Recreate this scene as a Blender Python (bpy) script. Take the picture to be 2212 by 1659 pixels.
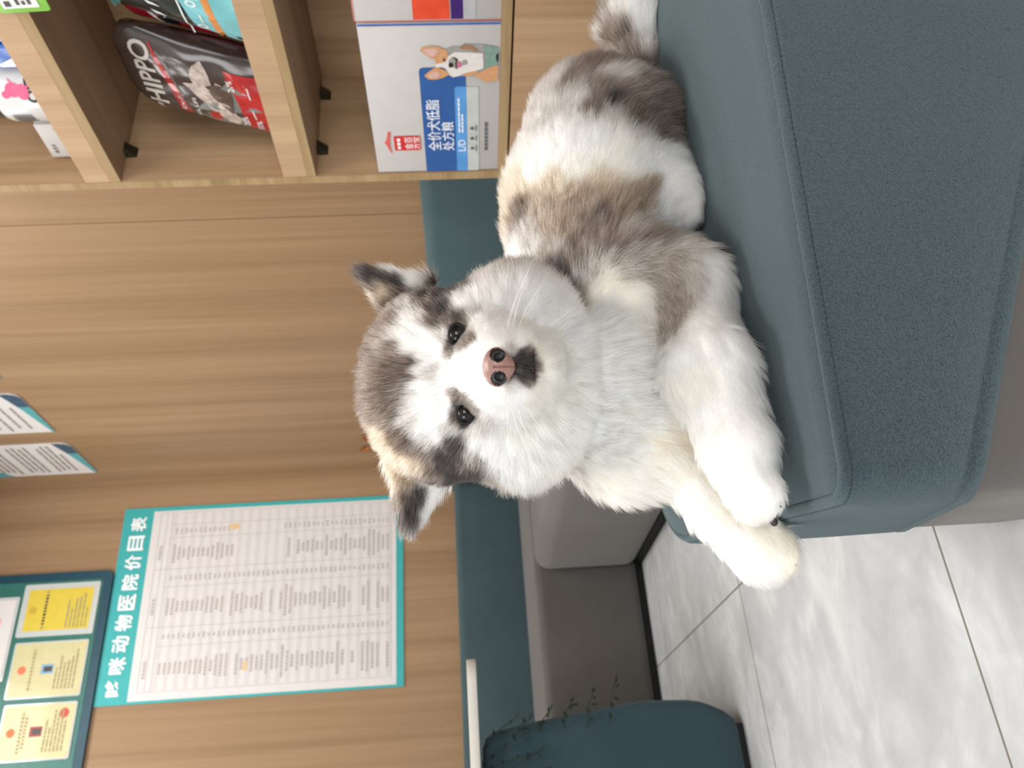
import bpy, bmesh, math, random
import numpy as np
from mathutils import Vector, Matrix
for o in list(bpy.data.objects): bpy.data.objects.remove(o, do_unlink=True)
SC = bpy.context.scene
COL = SC.collection
random.seed(7); RNG = np.random.default_rng(11)

# ---------------------------------------------------------------- camera (the photograph was taken with the phone on its side)
FWD = Vector((0.48117, 0.87445, -0.06165))
RIGHT = Vector((0.87397, -0.48391, -0.04424))
DOWN = Vector((-0.06852, -0.03259, -0.99712))
cd = bpy.data.cameras.new('camera'); cam = bpy.data.objects.new('camera', cd); COL.objects.link(cam)
M3 = Matrix((DOWN, RIGHT, -FWD)).transposed()
cam.matrix_world = Matrix.Translation((0, 0, 0.59)) @ M3.to_4x4()
cd.sensor_width = 36.0; cd.sensor_fit = 'HORIZONTAL'; cd.lens = 36.0 * 1786.0 / 2212.0
cd.clip_start = 0.02; cd.clip_end = 60
cd.dof.use_dof = True; cd.dof.focus_distance = 0.60; cd.dof.aperture_fstop = 13.0
SC.camera = cam

# ---------------------------------------------------------------- light and exposure
world = bpy.data.worlds.new('world'); SC.world = world; world.use_nodes = True
bg = world.node_tree.nodes['Background']; bg.inputs[0].default_value = (0.96, 0.98, 1.0, 1); bg.inputs[1].default_value = 0.46
def lamp(name, loc, size, power, rgb=(1, 0.985, 0.96)):
    l = bpy.data.lights.new(name, 'AREA'); l.shape = 'RECTANGLE'; l.size, l.size_y = size; l.energy = power; l.color = rgb
    o = bpy.data.objects.new(name, l); o.location = loc; COL.objects.link(o); return o
lamp('ceiling_light', (0.25, 0.1, 2.76), (1.2, 0.6), 42)
lamp('ceiling_light', (0.9, 1.3, 2.76), (1.2, 0.6), 30)
lamp('ceiling_light', (0.2, 2.6, 2.76), (1.2, 0.6), 26)
lamp('ceiling_light', (-1.3, 2.2, 2.76), (0.6, 1.2), 22)
for loc, p in (((-3.3, -0.4, 1.5), 88), ((-0.2, -3.2, 1.05), 96)):  # two unseen fill lamps added at left and front to brighten the puppy
    fill = lamp('fill_light', loc, (2.4, 1.8), p, (0.97, 0.985, 1.0))
    fill.rotation_euler = (Vector((0.5, 0.8, 0.45)) - fill.location).to_track_quat('-Z', 'Y').to_euler()
SC.view_settings.view_transform = 'Standard'; SC.view_settings.look = 'None'
SC.view_settings.exposure = -0.27; SC.view_settings.gamma = 1.0; SC.view_settings.use_curve_mapping = False
SC.cycles.use_denoising = True
SC.cycles.max_bounces = 20; SC.cycles.diffuse_bounces = 4; SC.cycles.glossy_bounces = 11; SC.cycles.transmission_bounces = 11; SC.cycles.transparent_max_bounces = 12
SC.cycles.use_adaptive_sampling = True; SC.cycles.adaptive_threshold = 0.02
SC.cycles.sample_clamp_indirect = 6.0

# ---------------------------------------------------------------- helpers
def lin(c):
    return tuple((v / 255 / 12.92) if v / 255 <= .04045 else ((v / 255 + .055) / 1.055) ** 2.4 for v in c)
MATS = {}
def nd(t, typ, **k):
    n = t.nodes.new(typ)
    for a, b in k.items(): setattr(n, a, b)
    return n
def base(name, rough=.6, spec=.3):
    m = bpy.data.materials.new(name); m.use_nodes = True; t = m.node_tree
    b = t.nodes['Principled BSDF']; b.inputs['Roughness'].default_value = rough; b.inputs['Specular IOR Level'].default_value = spec
    return m, t, b
def ramp(t, fac, stops):
    r = nd(t, 'ShaderNodeValToRGB'); e = r.color_ramp.elements
    while len(e) < len(stops): e.new(.5)
    for x, (p, c) in zip(e, stops): x.position = p; x.color = (*lin(c), 1)
    t.links.new(fac, r.inputs[0]); return r.outputs[0]
def coords(t, scale, rot=(0, 0, 0), kind='Object'):
    tc = nd(t, 'ShaderNodeTexCoord'); mp = nd(t, 'ShaderNodeMapping')
    mp.inputs['Scale'].default_value = scale; mp.inputs['Rotation'].default_value = rot
    t.links.new(tc.outputs[kind], mp.inputs[0]); return mp.outputs[0]
def noise(t, vec, scale=1, detail=3, rough=.5, dist=0):
    n = nd(t, 'ShaderNodeTexNoise'); n.inputs['Scale'].default_value = scale; n.inputs['Detail'].default_value = detail
    n.inputs['Roughness'].default_value = rough; n.inputs['Distortion'].default_value = dist
    t.links.new(vec, n.inputs['Vector']); return n.outputs['Fac']
def bump(t, b, h, strength, dist=.001):
    n = nd(t, 'ShaderNodeBump'); n.inputs['Strength'].default_value = strength; n.inputs['Distance'].default_value = dist
    t.links.new(h, n.inputs['Height']); t.links.new(n.outputs[0], b.inputs['Normal'])
def plain(name, rgb, rough=.55, spec=.3, var=6, scale=30, metal=0, coat=0):
    if name in MATS: return MATS[name]
    m, t, b = base(name, rough, spec)
    lo = tuple(max(0, v - var) for v in rgb); hi = tuple(min(255, v + var) for v in rgb)
    f = noise(t, coords(t, (1, 1, 1)), scale, 3)
    t.links.new(ramp(t, f, [(.3, lo), (.7, hi)]), b.inputs['Base Color'])
    b.inputs['Metallic'].default_value = metal; b.inputs['Coat Weight'].default_value = coat; b.inputs['Coat Roughness'].default_value = .12
    MATS[name] = m; return m
def wood(name, dark, mid, light, sc=(9, 9, .22), rough=.5, off=0, fine=6):
    m, t, b = base(name, rough, .25)
    v = coords(t, sc)
    a = noise(t, v, 1.0, 4, .55, .6); v2 = coords(t, tuple(s * fine for s in sc)); c = noise(t, v2, 1.0, 3, .6, .4)
    mx = nd(t, 'ShaderNodeMath', operation='MULTIPLY_ADD'); t.links.new(c, mx.inputs[0]); mx.inputs[1].default_value = .45; t.links.new(a, mx.inputs[2])
    t.links.new(ramp(t, mx.outputs[0], [(.48 + off, dark), (.70 + off, mid), (.96 + off, light)]), b.inputs['Base Color'])
    bump(t, b, c, .08, .0006); return m
def fabric(name, rgb, var=7, grain=420, strength=.35, sheen=.25, dist=.0008, patch=5, tint=(.55, .72, .76), warp=1.4):
    m, t, b = base(name, .88, .12)
    lo = tuple(v - var for v in rgb); hi = tuple(v + var for v in rgb)
    f = noise(t, coords(t, (1, 1, 1)), patch, 4, .6)
    t.links.new(ramp(t, f, [(.3, lo), (.7, hi)]), b.inputs['Base Color'])
    g = noise(t, coords(t, (grain, grain, grain)), 1.0, 3, .65, warp)
    bump(t, b, g, strength, dist)
    b.inputs['Sheen Weight'].default_value = sheen; b.inputs['Sheen Roughness'].default_value = .5
    b.inputs['Sheen Tint'].default_value = (*tint, 1); return m

def tag(o, label=None, cat=None, group=None, kind=None):
    if label: o['label'] = label
    if cat: o['category'] = cat
    if group: o['group'] = group
    if kind: o['kind'] = kind
    return o
def thing(name, label, cat, loc=(0, 0, 0), group=None):
    o = bpy.data.objects.new(name, None); COL.objects.link(o); o.location = loc; o.empty_display_size = .05
    return tag(o, label, cat, group)
class MB:
    """collects polygons in world space; build() links them as one mesh object"""
    def __init__(s): s.v = []; s.f = []
    def add(s, vs, fs):
        n = len(s.v); s.v += [tuple(map(float, v)) for v in vs]; s.f += [tuple(n + i for i in f) for f in fs]; return s
    def box(s, lo, hi):
        x0, y0, z0 = lo; x1, y1, z1 = hi
        return s.add([(x0,y0,z0),(x1,y0,z0),(x1,y1,z0),(x0,y1,z0),(x0,y0,z1),(x1,y0,z1),(x1,y1,z1),(x0,y1,z1)],
                     [(0,3,2,1),(4,5,6,7),(0,1,5,4),(1,2,6,5),(2,3,7,6),(3,0,4,7)])
    def tube(s, pts, r, n=8, r2=None):
        pts = [Vector(p) for p in pts]; r2 = r if r2 is None else r2; vs = []; fs = []
        for i, p in enumerate(pts):
            d = (pts[min(i + 1, len(pts) - 1)] - pts[max(i - 1, 0)]).normalized()
            a = d.orthogonal().normalized() if i == 0 else (a - d * a.dot(d)).normalized()
            b = d.cross(a); rr = r + (r2 - r) * i / max(1, len(pts) - 1)
            vs += [p + (a * math.cos(2 * math.pi * k / n) + b * math.sin(2 * math.pi * k / n)) * rr for k in range(n)]
        for i in range(len(pts) - 1):
            for k in range(n): fs.append((i*n+k, i*n+(k+1)%n, (i+1)*n+(k+1)%n, (i+1)*n+k))
        fs.append(tuple(range(n))[::-1]); fs.append(tuple(range((len(pts)-1)*n, len(pts)*n)))
        return s.add(vs, fs)
    def lathe(s, c, prof, n=40):
        vs = [(c[0] + r * math.cos(2*math.pi*k/n), c[1] + r * math.sin(2*math.pi*k/n), c[2] + z) for r, z in prof for k in range(n)]
        fs = [(i*n+k, i*n+(k+1)%n, (i+1)*n+(k+1)%n, (i+1)*n+k) for i in range(len(prof)-1) for k in range(n)]
        fs.append(tuple(range(n))[::-1]); fs.append(tuple(range((len(prof)-1)*n, len(prof)*n)))
        return s.add(vs, fs)
    def ell(s, c, r, n=16, m=10, R=None):
        vs = []; fs = []
        for i in range(m + 1):
            th = math.pi * i / m
            for k in range(n):
                ph = 2 * math.pi * k / n
                q = Vector((r[0]*math.sin(th)*math.cos(ph), r[1]*math.sin(th)*math.sin(ph), r[2]*math.cos(th)))
                vs.append(Vector(c) + (R @ q if R else q))
        for i in range(m):
            for k in range(n): fs.append((i*n+k, (i+1)*n+k, (i+1)*n+(k+1)%n, i*n+(k+1)%n))
        return s.add(vs, fs)
    def build(s, name, mat, parent=None, bevel=0, seg=3, smooth=False, loc=None):
        me = bpy.data.meshes.new(name)
        org = Vector(loc) if loc is not None else (parent.matrix_basis.translation.copy() if parent and parent.parent is None else Vector((0, 0, 0)))
        off = world_loc(parent) if parent else (Vector(loc) if loc is not None else Vector((0, 0, 0)))
        me.from_pydata([tuple(Vector(v) - off) for v in s.v], [], s.f); me.validate()
        bm = bmesh.new(); bm.from_mesh(me)
        bmesh.ops.remove_doubles(bm, verts=bm.verts, dist=1e-6); bmesh.ops.recalc_face_normals(bm, faces=bm.faces)
        if bevel: bmesh.ops.bevel(bm, geom=bm.edges[:], offset=bevel, segments=seg, profile=.5, affect='EDGES', clamp_overlap=True)
        bm.to_mesh(me); bm.free()
        if smooth or bevel:
            for p in me.polygons: p.use_smooth = True
            if bevel and not smooth: me.set_sharp_from_angle(angle=math.radians(40))
        me.materials.append(mat)
        o = bpy.data.objects.new(name, me); COL.objects.link(o)
        if parent: o.parent = parent
        elif loc is not None: o.location = loc
        return o
def world_loc(o):
    v = Vector((0, 0, 0))
    while o: v = v + o.location; o = o.parent
    return v
def struct(name, mb, mat, **k):
    return tag(mb.build(name, mat, **k), kind='structure')
# flat artwork: Frame maps (u, v) on a surface to the room
class Frame:
    def __init__(s, o, u, v, eps=.0006):
        s.o, s.u, s.v = Vector(o), Vector(u).normalized(), Vector(v).normalized(); s.n = s.u.cross(s.v); s.e = eps
    def __call__(s, u, v, k=1): return s.o + s.u * u + s.v * v + s.n * (s.e * k)
def quad(mb, F, u0, v0, u1, v1, k=1): return mb.add([F(u0,v0,k), F(u1,v0,k), F(u1,v1,k), F(u0,v1,k)], [(0,1,2,3)])
def poly(mb, F, pts, k=1): return mb.add([F(u, v, k) for u, v in pts], [tuple(range(len(pts)))])
def rrect(u0, v0, u1, v1, r, n=6, which=(1, 1, 1, 1)):
    P = []
    for i, (cx, cy, a) in enumerate(((u1-r, v1-r, 0), (u0+r, v1-r, 90), (u0+r, v0+r, 180), (u1-r, v0+r, 270))):
        if which[i]: P += [(cx + r*math.cos(math.radians(a+90*j/n)), cy + r*math.sin(math.radians(a+90*j/n))) for j in range(n+1)]
        else: P.append(((u1, v1), (u0, v1), (u0, v0), (u1, v0))[i])
    return P
def slab(mb, F, pts, th):
    n = len(pts); k = th / F.e
    return mb.add([F(u, v, 0) for u, v in pts] + [F(u, v, k) for u, v in pts], [tuple(range(n))[::-1], tuple(range(n, 2*n))] + [(i, (i+1)%n, n+(i+1)%n, n+i) for i in range(n)])
_txt = {}
def glyphs(s, weight=0.0):
    key = (s, weight)
    if key in _txt: return _txt[key]
    c = bpy.data.curves.new('t', 'FONT'); c.body = s; c.size = 1; c.offset = weight; c.resolution_u = 3
    o = bpy.data.objects.new('t', c); COL.objects.link(o); bpy.context.view_layer.update()
    me = o.evaluated_get(bpy.context.evaluated_depsgraph_get()).to_mesh()
    vs = [(v.co.x, v.co.y) for v in me.vertices]; fs = [tuple(p.vertices) for p in me.polygons]
    bpy.data.objects.remove(o); bpy.data.curves.remove(c)
    _txt[key] = (vs, fs); return vs, fs
def text(mb, F, s, u, v, h=None, w=None, weight=0.0, k=2):
    """lettering fitted into height h (and width w), lower left corner at (u, v)"""
    vs, fs = glyphs(s, weight)
    if not vs: return mb
    x0 = min(a for a, _ in vs); x1 = max(a for a, _ in vs); y0 = min(b for _, b in vs); y1 = max(b for _, b in vs)
    sy = h / (y1 - y0) if h else w / (x1 - x0)
    sx = w / (x1 - x0) if w else sy
    return mb.add([F(u + (a - x0) * sx, v + (b - y0) * sy, k) for a, b in vs], fs)
def dashes(mb, F, u0, u1, v, h, k=2, rnd=random, lo=.006, hi=.02, gap=.3):
    u = u0
    while u < u1:
        w = min(rnd.uniform(lo, hi), u1 - u); quad(mb, F, u, v, u + w, v + h, k); u += w + h * gap
# ---------------------------------------------------------------- materials of the room
M_wall = wood('wall_oak', (137, 108, 79), (150, 120, 90), (163, 133, 102))
M_cab = wood('cabinet_oak', (150, 120, 88), (166, 135, 103), (180, 150, 118), sc=(14, 14, .5))
M_cabh = wood('cabinet_oak_board', (136, 108, 84), (152, 124, 99), (166, 138, 112), sc=(14, .5, 14))
M_edge = wood('oak_edge_band', (138, 114, 80), (156, 131, 95), (170, 146, 109), sc=(30, 1.2, 30))
M_lip = wood('oak_lip', (160, 129, 100), (174, 143, 112), (186, 156, 124), sc=(20, 14, .8))
M_teal = fabric('teal_suede', (37, 52, 59), var=4, grain=600, strength=1.0, sheen=.52, dist=.0014, warp=2.4, tint=(.66, .81, .83))
M_teal2 = fabric('teal_suede_far', (65, 81, 84), var=4, grain=160, strength=.2, sheen=.25)
M_dteal = fabric('dark_teal_fabric', (50, 67, 73), var=5, grain=160, strength=.2, sheen=.1)
M_grey = fabric('grey_suede', (88, 84, 81), var=4, grain=260, strength=.35, sheen=.3, tint=(.85, .82, .79))
M_black = plain('black_plinth', (18, 18, 18), .6)
M_white = plain('white_laminate', (196, 191, 182), .35, .4, 2)
def floor_mat():
    m, t, b = base('marble_tile', .42, .35)
    v = coords(t, (1, 1, 1)); w = coords(t, (1.5, 2.6, 1), (0, 0, .7))
    a = noise(t, w, 2.2, 7, .62, .8); c = noise(t, coords(t, (1, 1, 1)), 9, 6, .6, 1.2)
    mx = nd(t, 'ShaderNodeMath', operation='MULTIPLY_ADD'); t.links.new(c, mx.inputs[0]); mx.inputs[1].default_value = .5; t.links.new(a, mx.inputs[2])
    col = ramp(t, mx.outputs[0], [(.54, (168, 169, 170)), (.74, (182, 183, 184)), (.92, (202, 203, 203))])
    sx = nd(t, 'ShaderNodeSeparateXYZ'); t.links.new(v, sx.inputs[0])
    ds = []
    for ax, off in ((0, .4525), (1, .9885)):
        s1 = nd(t, 'ShaderNodeMath', operation='SUBTRACT'); t.links.new(sx.outputs[ax], s1.inputs[0]); s1.inputs[1].default_value = off - .4 - 8
        s2 = nd(t, 'ShaderNodeMath', operation='MODULO'); t.links.new(s1.outputs[0], s2.inputs[0]); s2.inputs[1].default_value = .8
        s3 = nd(t, 'ShaderNodeMath', operation='SUBTRACT'); t.links.new(s2.outputs[0], s3.inputs[0]); s3.inputs[1].default_value = .4
        s4 = nd(t, 'ShaderNodeMath', operation='ABSOLUTE'); t.links.new(s3.outputs[0], s4.inputs[0]); ds.append(s4.outputs[0])
    mn = nd(t, 'ShaderNodeMath', operation='MINIMUM'); t.links.new(ds[0], mn.inputs[0]); t.links.new(ds[1], mn.inputs[1])
    lt = nd(t, 'ShaderNodeMath', operation='LESS_THAN'); t.links.new(mn.outputs[0], lt.inputs[0]); lt.inputs[1].default_value = .0021
    mix = nd(t, 'ShaderNodeMix', data_type='RGBA'); t.links.new(lt.outputs[0], mix.inputs[0]); t.links.new(col, mix.inputs[6])
    mix.inputs[7].default_value = (*lin((112, 106, 96)), 1); t.links.new(mix.outputs[2], b.inputs['Base Color']); return m

# ---------------------------------------------------------------- the room
WALL_Y, WALL_X, TOP = 3.45, 1.50, 2.80
struct('floor', MB().box((-3.4, -3.3, -.05), (1.6, 3.55, 0)), floor_mat())
struct('wall_back', MB().box((-3.4, WALL_Y, 0), (1.6, WALL_Y + .1, TOP)), M_wall)
mb = MB().box((WALL_X, -3.3, 0), (WALL_X + .1, 1.742, TOP)).box((WALL_X, 1.745, 0), (WALL_X + .1, WALL_Y, TOP)).box((WALL_X + .01, 1.70, 0), (WALL_X + .1, 1.79, TOP))
struct('wall_right', mb, M_wall)
struct('ceiling', MB().box((-3.4, -3.3, TOP), (1.6, 3.55, TOP + .05)), plain('ceiling_white', (232, 232, 230), .8))

# ---------------------------------------------------------------- corner sofa
SEAT = .371
sofa = thing('corner_sofa', 'grey corner sofa with teal backrests along both wood walls', 'sofa', (.5, 3.0, 0))
MB().box((-2.4, 2.735, .024), (1.36, 3.44, SEAT)).build('seat_base', M_grey, sofa, bevel=.028, seg=5)
MB().box((.774, 1.34, .024), (1.36, 2.728, SEAT)).build('chaise_base', M_grey, sofa, bevel=.05, seg=6)
MB().box((-2.38, 2.755, 0), (1.34, 3.42, .03)).build('plinth', M_black, sofa)
MB().box((.794, 1.36, 0), (1.34, 2.75, .03)).build('plinth', M_black, sofa)
MB().box((-2.4, 3.295, SEAT - .03), (1.345, WALL_Y - .003, .640)).build('backrest', M_teal2, sofa, bevel=.03, seg=5)
MB().box((1.352, 1.40, SEAT - .03), (WALL_X - .003, WALL_Y - .003, .668)).build('side_backrest', M_teal2, sofa, bevel=.035, seg=5)

# ---------------------------------------------------------------- ottoman the puppy lies on
SEAT_Z = .36
OT_E = np.array([.9744, -.225, 0]); OT_N = np.array([.225, .9744, 0]); OT_E0, OT_E1, OT_N0, OT_N1 = .055, .93, .487, 1.012
OT_PLAN = (((.053, OT_N0), .026), ((OT_E1, OT_N0), .036), ((OT_E1, OT_N1), .05), ((.0675, OT_N1), .14))     # corner, radius; starts at the near left corner
def ot_path(inset, n=12, m=30):
    C = [Vector(c) for c, _ in OT_PLAN]; k = len(C); lines = []
    for i in range(k):
        d = (C[(i+1) % k] - C[i]).normalized(); lines.append((C[i] + Vector((-d.y, d.x)) * inset, d))
    arcs = []
    for i in range(k):
        (p, d), (q, g) = lines[i-1], lines[i]; r = max(OT_PLAN[i][1] - inset, .004)
        det = d.x * g.y - d.y * g.x; w = q - p; t = (w.x * g.y - w.y * g.x) / det; c = p + d * t
        th = math.acos(max(-1, min(1, d.dot(g)))); L = r * math.tan(th / 2)
        o = c - d * L + Vector((-d.y, d.x)) * r; a0 = math.atan2(-d.x, d.y); 
        arcs.append([(o.x + r * math.cos(a0 + th * j / n), o.y + r * math.sin(a0 + th * j / n)) for j in range(n + 1)])
    P = []
    for i in range(k):
        P += arcs[i]; a, b = arcs[i][-1], arcs[(i+1) % k][0]
        P += [(a[0] + (b[0]-a[0])*j/m, a[1] + (b[1]-a[1])*j/m) for j in range(1, m)]
    return P
def ot_shell(rings, lift=None, cap=True):
    vs, fs = [], []; n = None
    for inset, z in rings:
        P = ot_path(inset); n = len(P)
        for e, q in P:
            zz = z
            if lift: zz = z + lift(e, q, z)
            p = OT_E * e + OT_N * q; vs.append((p[0], p[1], zz))
    for i in range(len(rings) - 1):
        for k in range(n): fs.append((i*n+k, i*n+(k+1) % n, (i+1)*n+(k+1) % n, (i+1)*n+k))
    fs.append(tuple(range((len(rings)-1)*n, len(rings)*n)))
    if cap: fs.append(tuple(range(n))[::-1])
    return MB().add(vs, fs)
otto = thing('ottoman', 'teal topped ottoman with grey base carrying the puppy', 'ottoman', (.55, .6, 0))
def z_low(e, q):                   # the teal cover is cut on a slant that falls away from the near left corner
    t = math.hypot(max(0, e - .057), max(0, q - OT_N0 - .006)); return max(.03, .2765 - .41 * (math.sqrt(t*t + .0001) - .006))
rings = [('lo', .012, -.003), ('lo', .003, -.003), ('lo', .0002, 0), ('lo', 0, .008), ('lo', .0016, .0102), ('lo', .0004, .0125), ('mid', -.0008, .35), ('mid', -.001, .7),
         ('hi', 0, .342), ('hi', .0003, .3505), ('hi', .0008, .3525), ('hi', .0024, .3538), ('hi', .0024, .3556), ('hi', .0042, .3586), ('hi', .0066, .3600), ('hi', .0086, .3602), ('hi', .0095, .3588), ('hi', .0105, .3602), ('hi', .03, .3604), ('hi', .12, .3606)]
vs, fs = [], []; n = len(ot_path(0))
for mode, inset, val in rings:
    for e, q in ot_path(inset):
        zl = z_low(e, q); z = val if mode == 'hi' else zl + val if mode == 'lo' else zl + .0125 + (.342 - zl - .0125) * val
        p = OT_E * e + OT_N * q; vs.append((p[0], p[1], z))
for i in range(len(rings) - 1):
    for k in range(n): fs.append((i*n+k, i*n+(k+1) % n, (i+1)*n+(k+1) % n, (i+1)*n+k))
fs.append(tuple(range((len(rings)-1)*n, len(rings)*n))); fs.append(tuple(range(n))[::-1])
MB().add(vs, fs).build('cover', M_teal, otto, smooth=True)
ot_shell([(.02, .012), (.008, .012), (.0045, .016), (.0045, .33)]).build('base', M_grey, otto, smooth=False)
for e in (OT_E0 + .06, OT_E1 - .06):
    for q in (OT_N0 + .06, OT_N1 - .06):
        p = OT_E * e + OT_N * q; MB().lathe((p[0], p[1], 0), [(.02, 0), (.022, .013)], 16).build('foot', M_black, otto)
def stitch(inset, z, e_to=1):
    P = [OT_E * e + OT_N * q for e, q in ot_path(inset)]
    mb = MB(); acc = 0
    for a, b in zip(P, P[1:] + P[:1]):
        d = np.linalg.norm(b - a); k = max(1, int(round(d / .0042)))
        for j in range(k):
            s0 = a + (b - a) * (j + .12) / k; s1 = a + (b - a) * (j + .80) / k
            mb.add([(s0[0], s0[1], z - .0002), (s1[0], s1[1], z - .0002), (s1[0], s1[1], z + .0004), (s0[0], s0[1], z + .0004),
                    *[(p[0] + w[0], p[1] + w[1], z) for p, w in ((s0, (0, .0006)), (s1, (0, .0006)))]], [(0,1,2,3), (3,2,5,4), (0,4,5,1)])
    return mb
stitch(.0095, .3590).build('stitching', plain('dark_thread', (40, 50, 54), .8), otto)
stitch(.0020, .3541).build('stitching', plain('dark_thread', (40, 50, 54), .8), otto)

# ---------------------------------------------------------------- white table, chair and trailing plant
tbl = thing('table', 'white rounded table top standing over the dark teal chair', 'table', (-.4, 2.15, 0))
F = Frame((0, 0, .584), (1, 0, 0), (0, 1, 0), .001)
mb = MB(); slab(mb, F, rrect(-1.1, 1.88, .36, 2.45, .05), .021); mb.build('table_top', M_white, tbl, bevel=.003, seg=2)
MB().lathe((-.78, 2.15, 0), [(.2, 0), (.2, .012), (.05, .03), (.035, .08), (.035, .584)], 32).build('pedestal', M_white, tbl, smooth=True)
chair = thing('tub_chair', 'dark teal upholstered chair pushed in under the white table', 'chair', (-.1, 2.1, 0))
def xz_panel(pts, y0, y1):
    n = len(pts)
    return MB().add([(x, y0, z) for x, z in pts] + [(x, y1, z) for x, z in pts], [tuple(range(n)), tuple(range(n, 2*n))[::-1]] + [(i, n+i, n+(i+1) % n, (i+1) % n) for i in range(n)])
side = [(-.50, .012), (.205, .012), (.245, .09), (.252, .22), (.222, .47), (.202, .578), (-.48, .578)]
xz_panel(side, 1.925, 2.01).build('side_panel', M_dteal, chair, bevel=.028, seg=2)
xz_panel(side, 2.36, 2.44).build('side_panel', M_dteal, chair, bevel=.022, seg=4)
MB().box((-.5, 2.01, .012), (-.42, 2.36, .578)).build('backrest', M_dteal, chair, bevel=.02)
MB().box((-.42, 2.012, .012), (.20, 2.358, .36)).build('seat', M_dteal, chair, bevel=.02)
MB().box((-.46, 1.95, 0), (.19, 2.42, .02)).build('plinth', M_black, chair)
mb, lv = MB(), MB()
rr = random.Random(3)
def leaf(mb, p, d, L, W, up):
    d = Vector(d).normalized(); s = d.cross(Vector(up)).normalized(); n = s.cross(d)
    pts = [(0, 0, 0), (.25, .7, .1), (.6, 1, .12), (1, 0, -.05), (.6, -1, .12), (.25, -.7, .1)]
    p = Vector(p); mb.add([p + d*L*a + s*W*.5*b + n*L*c for a, b, c in pts], [(0,1,2), (0,2,3), (0,3,4), (0,4,5)])
for i in range(15):
    x = rr.uniform(.02, .19); z = .578; top = Vector((x, 1.921, z)); x1 = x + rr.uniform(.0, .075); ln = rr.uniform(.05, .17)
    if i < 5: x1 = .222 + .02 * i; x = .20; top = Vector((x, 1.921, .50 - .05 * i)); ln = .025
    end = Vector((x1, 1.903 - rr.uniform(0, .012), top.z - ln)); midp = (top + end) / 2 + Vector((0, -.008, .008))
    mb.tube([top, midp, end], .0012, 5)
    for j in range(5):
        f = (j + .7) / 5; p = top.lerp(end, f); a = rr.uniform(-1, 1)
        leaf(lv, p, (a * .9 + .35, -.35, rr.uniform(-.6, .6)), rr.uniform(.010, .020), rr.uniform(.005, .008), (0, -1, .3))
pl = thing('trailing_plant', 'thin dark green trailing plant over the edge of the teal chair', 'plant', (.12, 1.91, .5))
mb.build('stem', plain('stem_green', (30, 40, 32), .7), pl); lv.build('leaves', plain('leaf_green', (24, 38, 32), .6, var=6, scale=60), pl)

# ---------------------------------------------------------------- things on the walls
TEAL = plain('poster_teal', (62, 166, 166), .45, .3, 3); PAPER = plain('paper_white', (216, 211, 209), .5, .3, 2)
INK = plain('grey_print', (182, 173, 167), .6, .2, 3); WHITE_INK = plain('white_print', (240, 244, 244), .5, .3, 1)
po = thing('price_poster', 'tall teal bordered price list poster on the back wall', 'poster', (.96, WALL_Y - .004, 1.46))
F = Frame((.556, WALL_Y - .001, .867), (1, 0, 0), (0, 0, 1)); PW, PH = .806, 1.193
mb = MB(); slab(mb, F, [(0, 0), (PW, 0), (PW, PH), (0, PH)], .004); mb.build('panel', TEAL, po)
F = Frame((.556, WALL_Y - .005, .867), (1, 0, 0), (0, 0, 1))
quad(MB(), F, .010, .030, .788, 1.068, .5).build('sheet', PAPER, po)
mb = MB()
for i, ch in enumerate('哆咪动物医院价目表'):
    for j, (du, dv) in enumerate(((0, 0), (.0016, 0), (-.0016, 0), (0, .0014), (0, -.0014))): text(mb, F, ch, .034 + i * .0835 + du, 1.094 + dv, h=.064, w=.062, weight=.007, k=1 + .4 * j)
mb.build('title_lettering', WHITE_INK, po)
mb = MB(); cols = [.045, .215, .285, .445, .515, .655, .720, .772]
for i in range(24): quad(mb, F, .045, .055 + i * .0395, .772, .055 + i * .0395 + .017, 1)
mb.build('row_stripes', plain('stripe_grey', (208, 202, 200), .6, .2, 2), po)
mb = MB()
for u in (.040, .212, .288, .452, .528, .664, .722, .776): quad(mb, F, u, .05, u + .0016, 1.035 if u in (.040, .776, .288, .528) else .985, 1.6)
for v in (.05, .985, 1.008, 1.035): quad(mb, F, .040, v, .7776, v + .0016, 1.6)
mb.build('table_lines', INK, po)
mb = MB(); r2 = random.Random(5); wv = .08
for i in range(46):
    v = .058 + i * .0199
    for (a, b, dens) in ((.045, .21, 1), (.292, .45, 1), (.532, .66, 1)):
        if dens and not (a > .5 and 22 < i < 33) and r2.random() < .94:
            wv = min(.14, max(.045, wv + r2.uniform(-.035, .035))) * (1 if a < .5 else .85); c = (a + b) / 2
            dashes(mb, F, c - wv / 2, c + wv / 2, v + .003, .0105, 2, r2, .006, .012, .25)
    for (a, b) in ((.222, .28), (.46, .52), (.672, .716)):
        if not (a > .6 and 22 < i < 33): w = r2.uniform(.012, .028); dashes(mb, F, (a+b)/2 - w/2, (a+b)/2 + w/2, v + .003, .0095, 2, r2, .004, .008, .3)
for u, w in ((.09, .07), (.34, .07), (.57, .06)): dashes(mb, F, u, u + w, 1.014, .012, 2, r2, .008, .012, .3)
mb.build('price_lettering', INK, po)
mb = MB(); quad(mb, F, .10, .62, .135, .635, 2.4); quad(mb, F, .690, .70, .712, .74, 2.4)
mb.build('orange_mark', plain('pale_orange_print', (226, 190, 140), .6), po)

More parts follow.
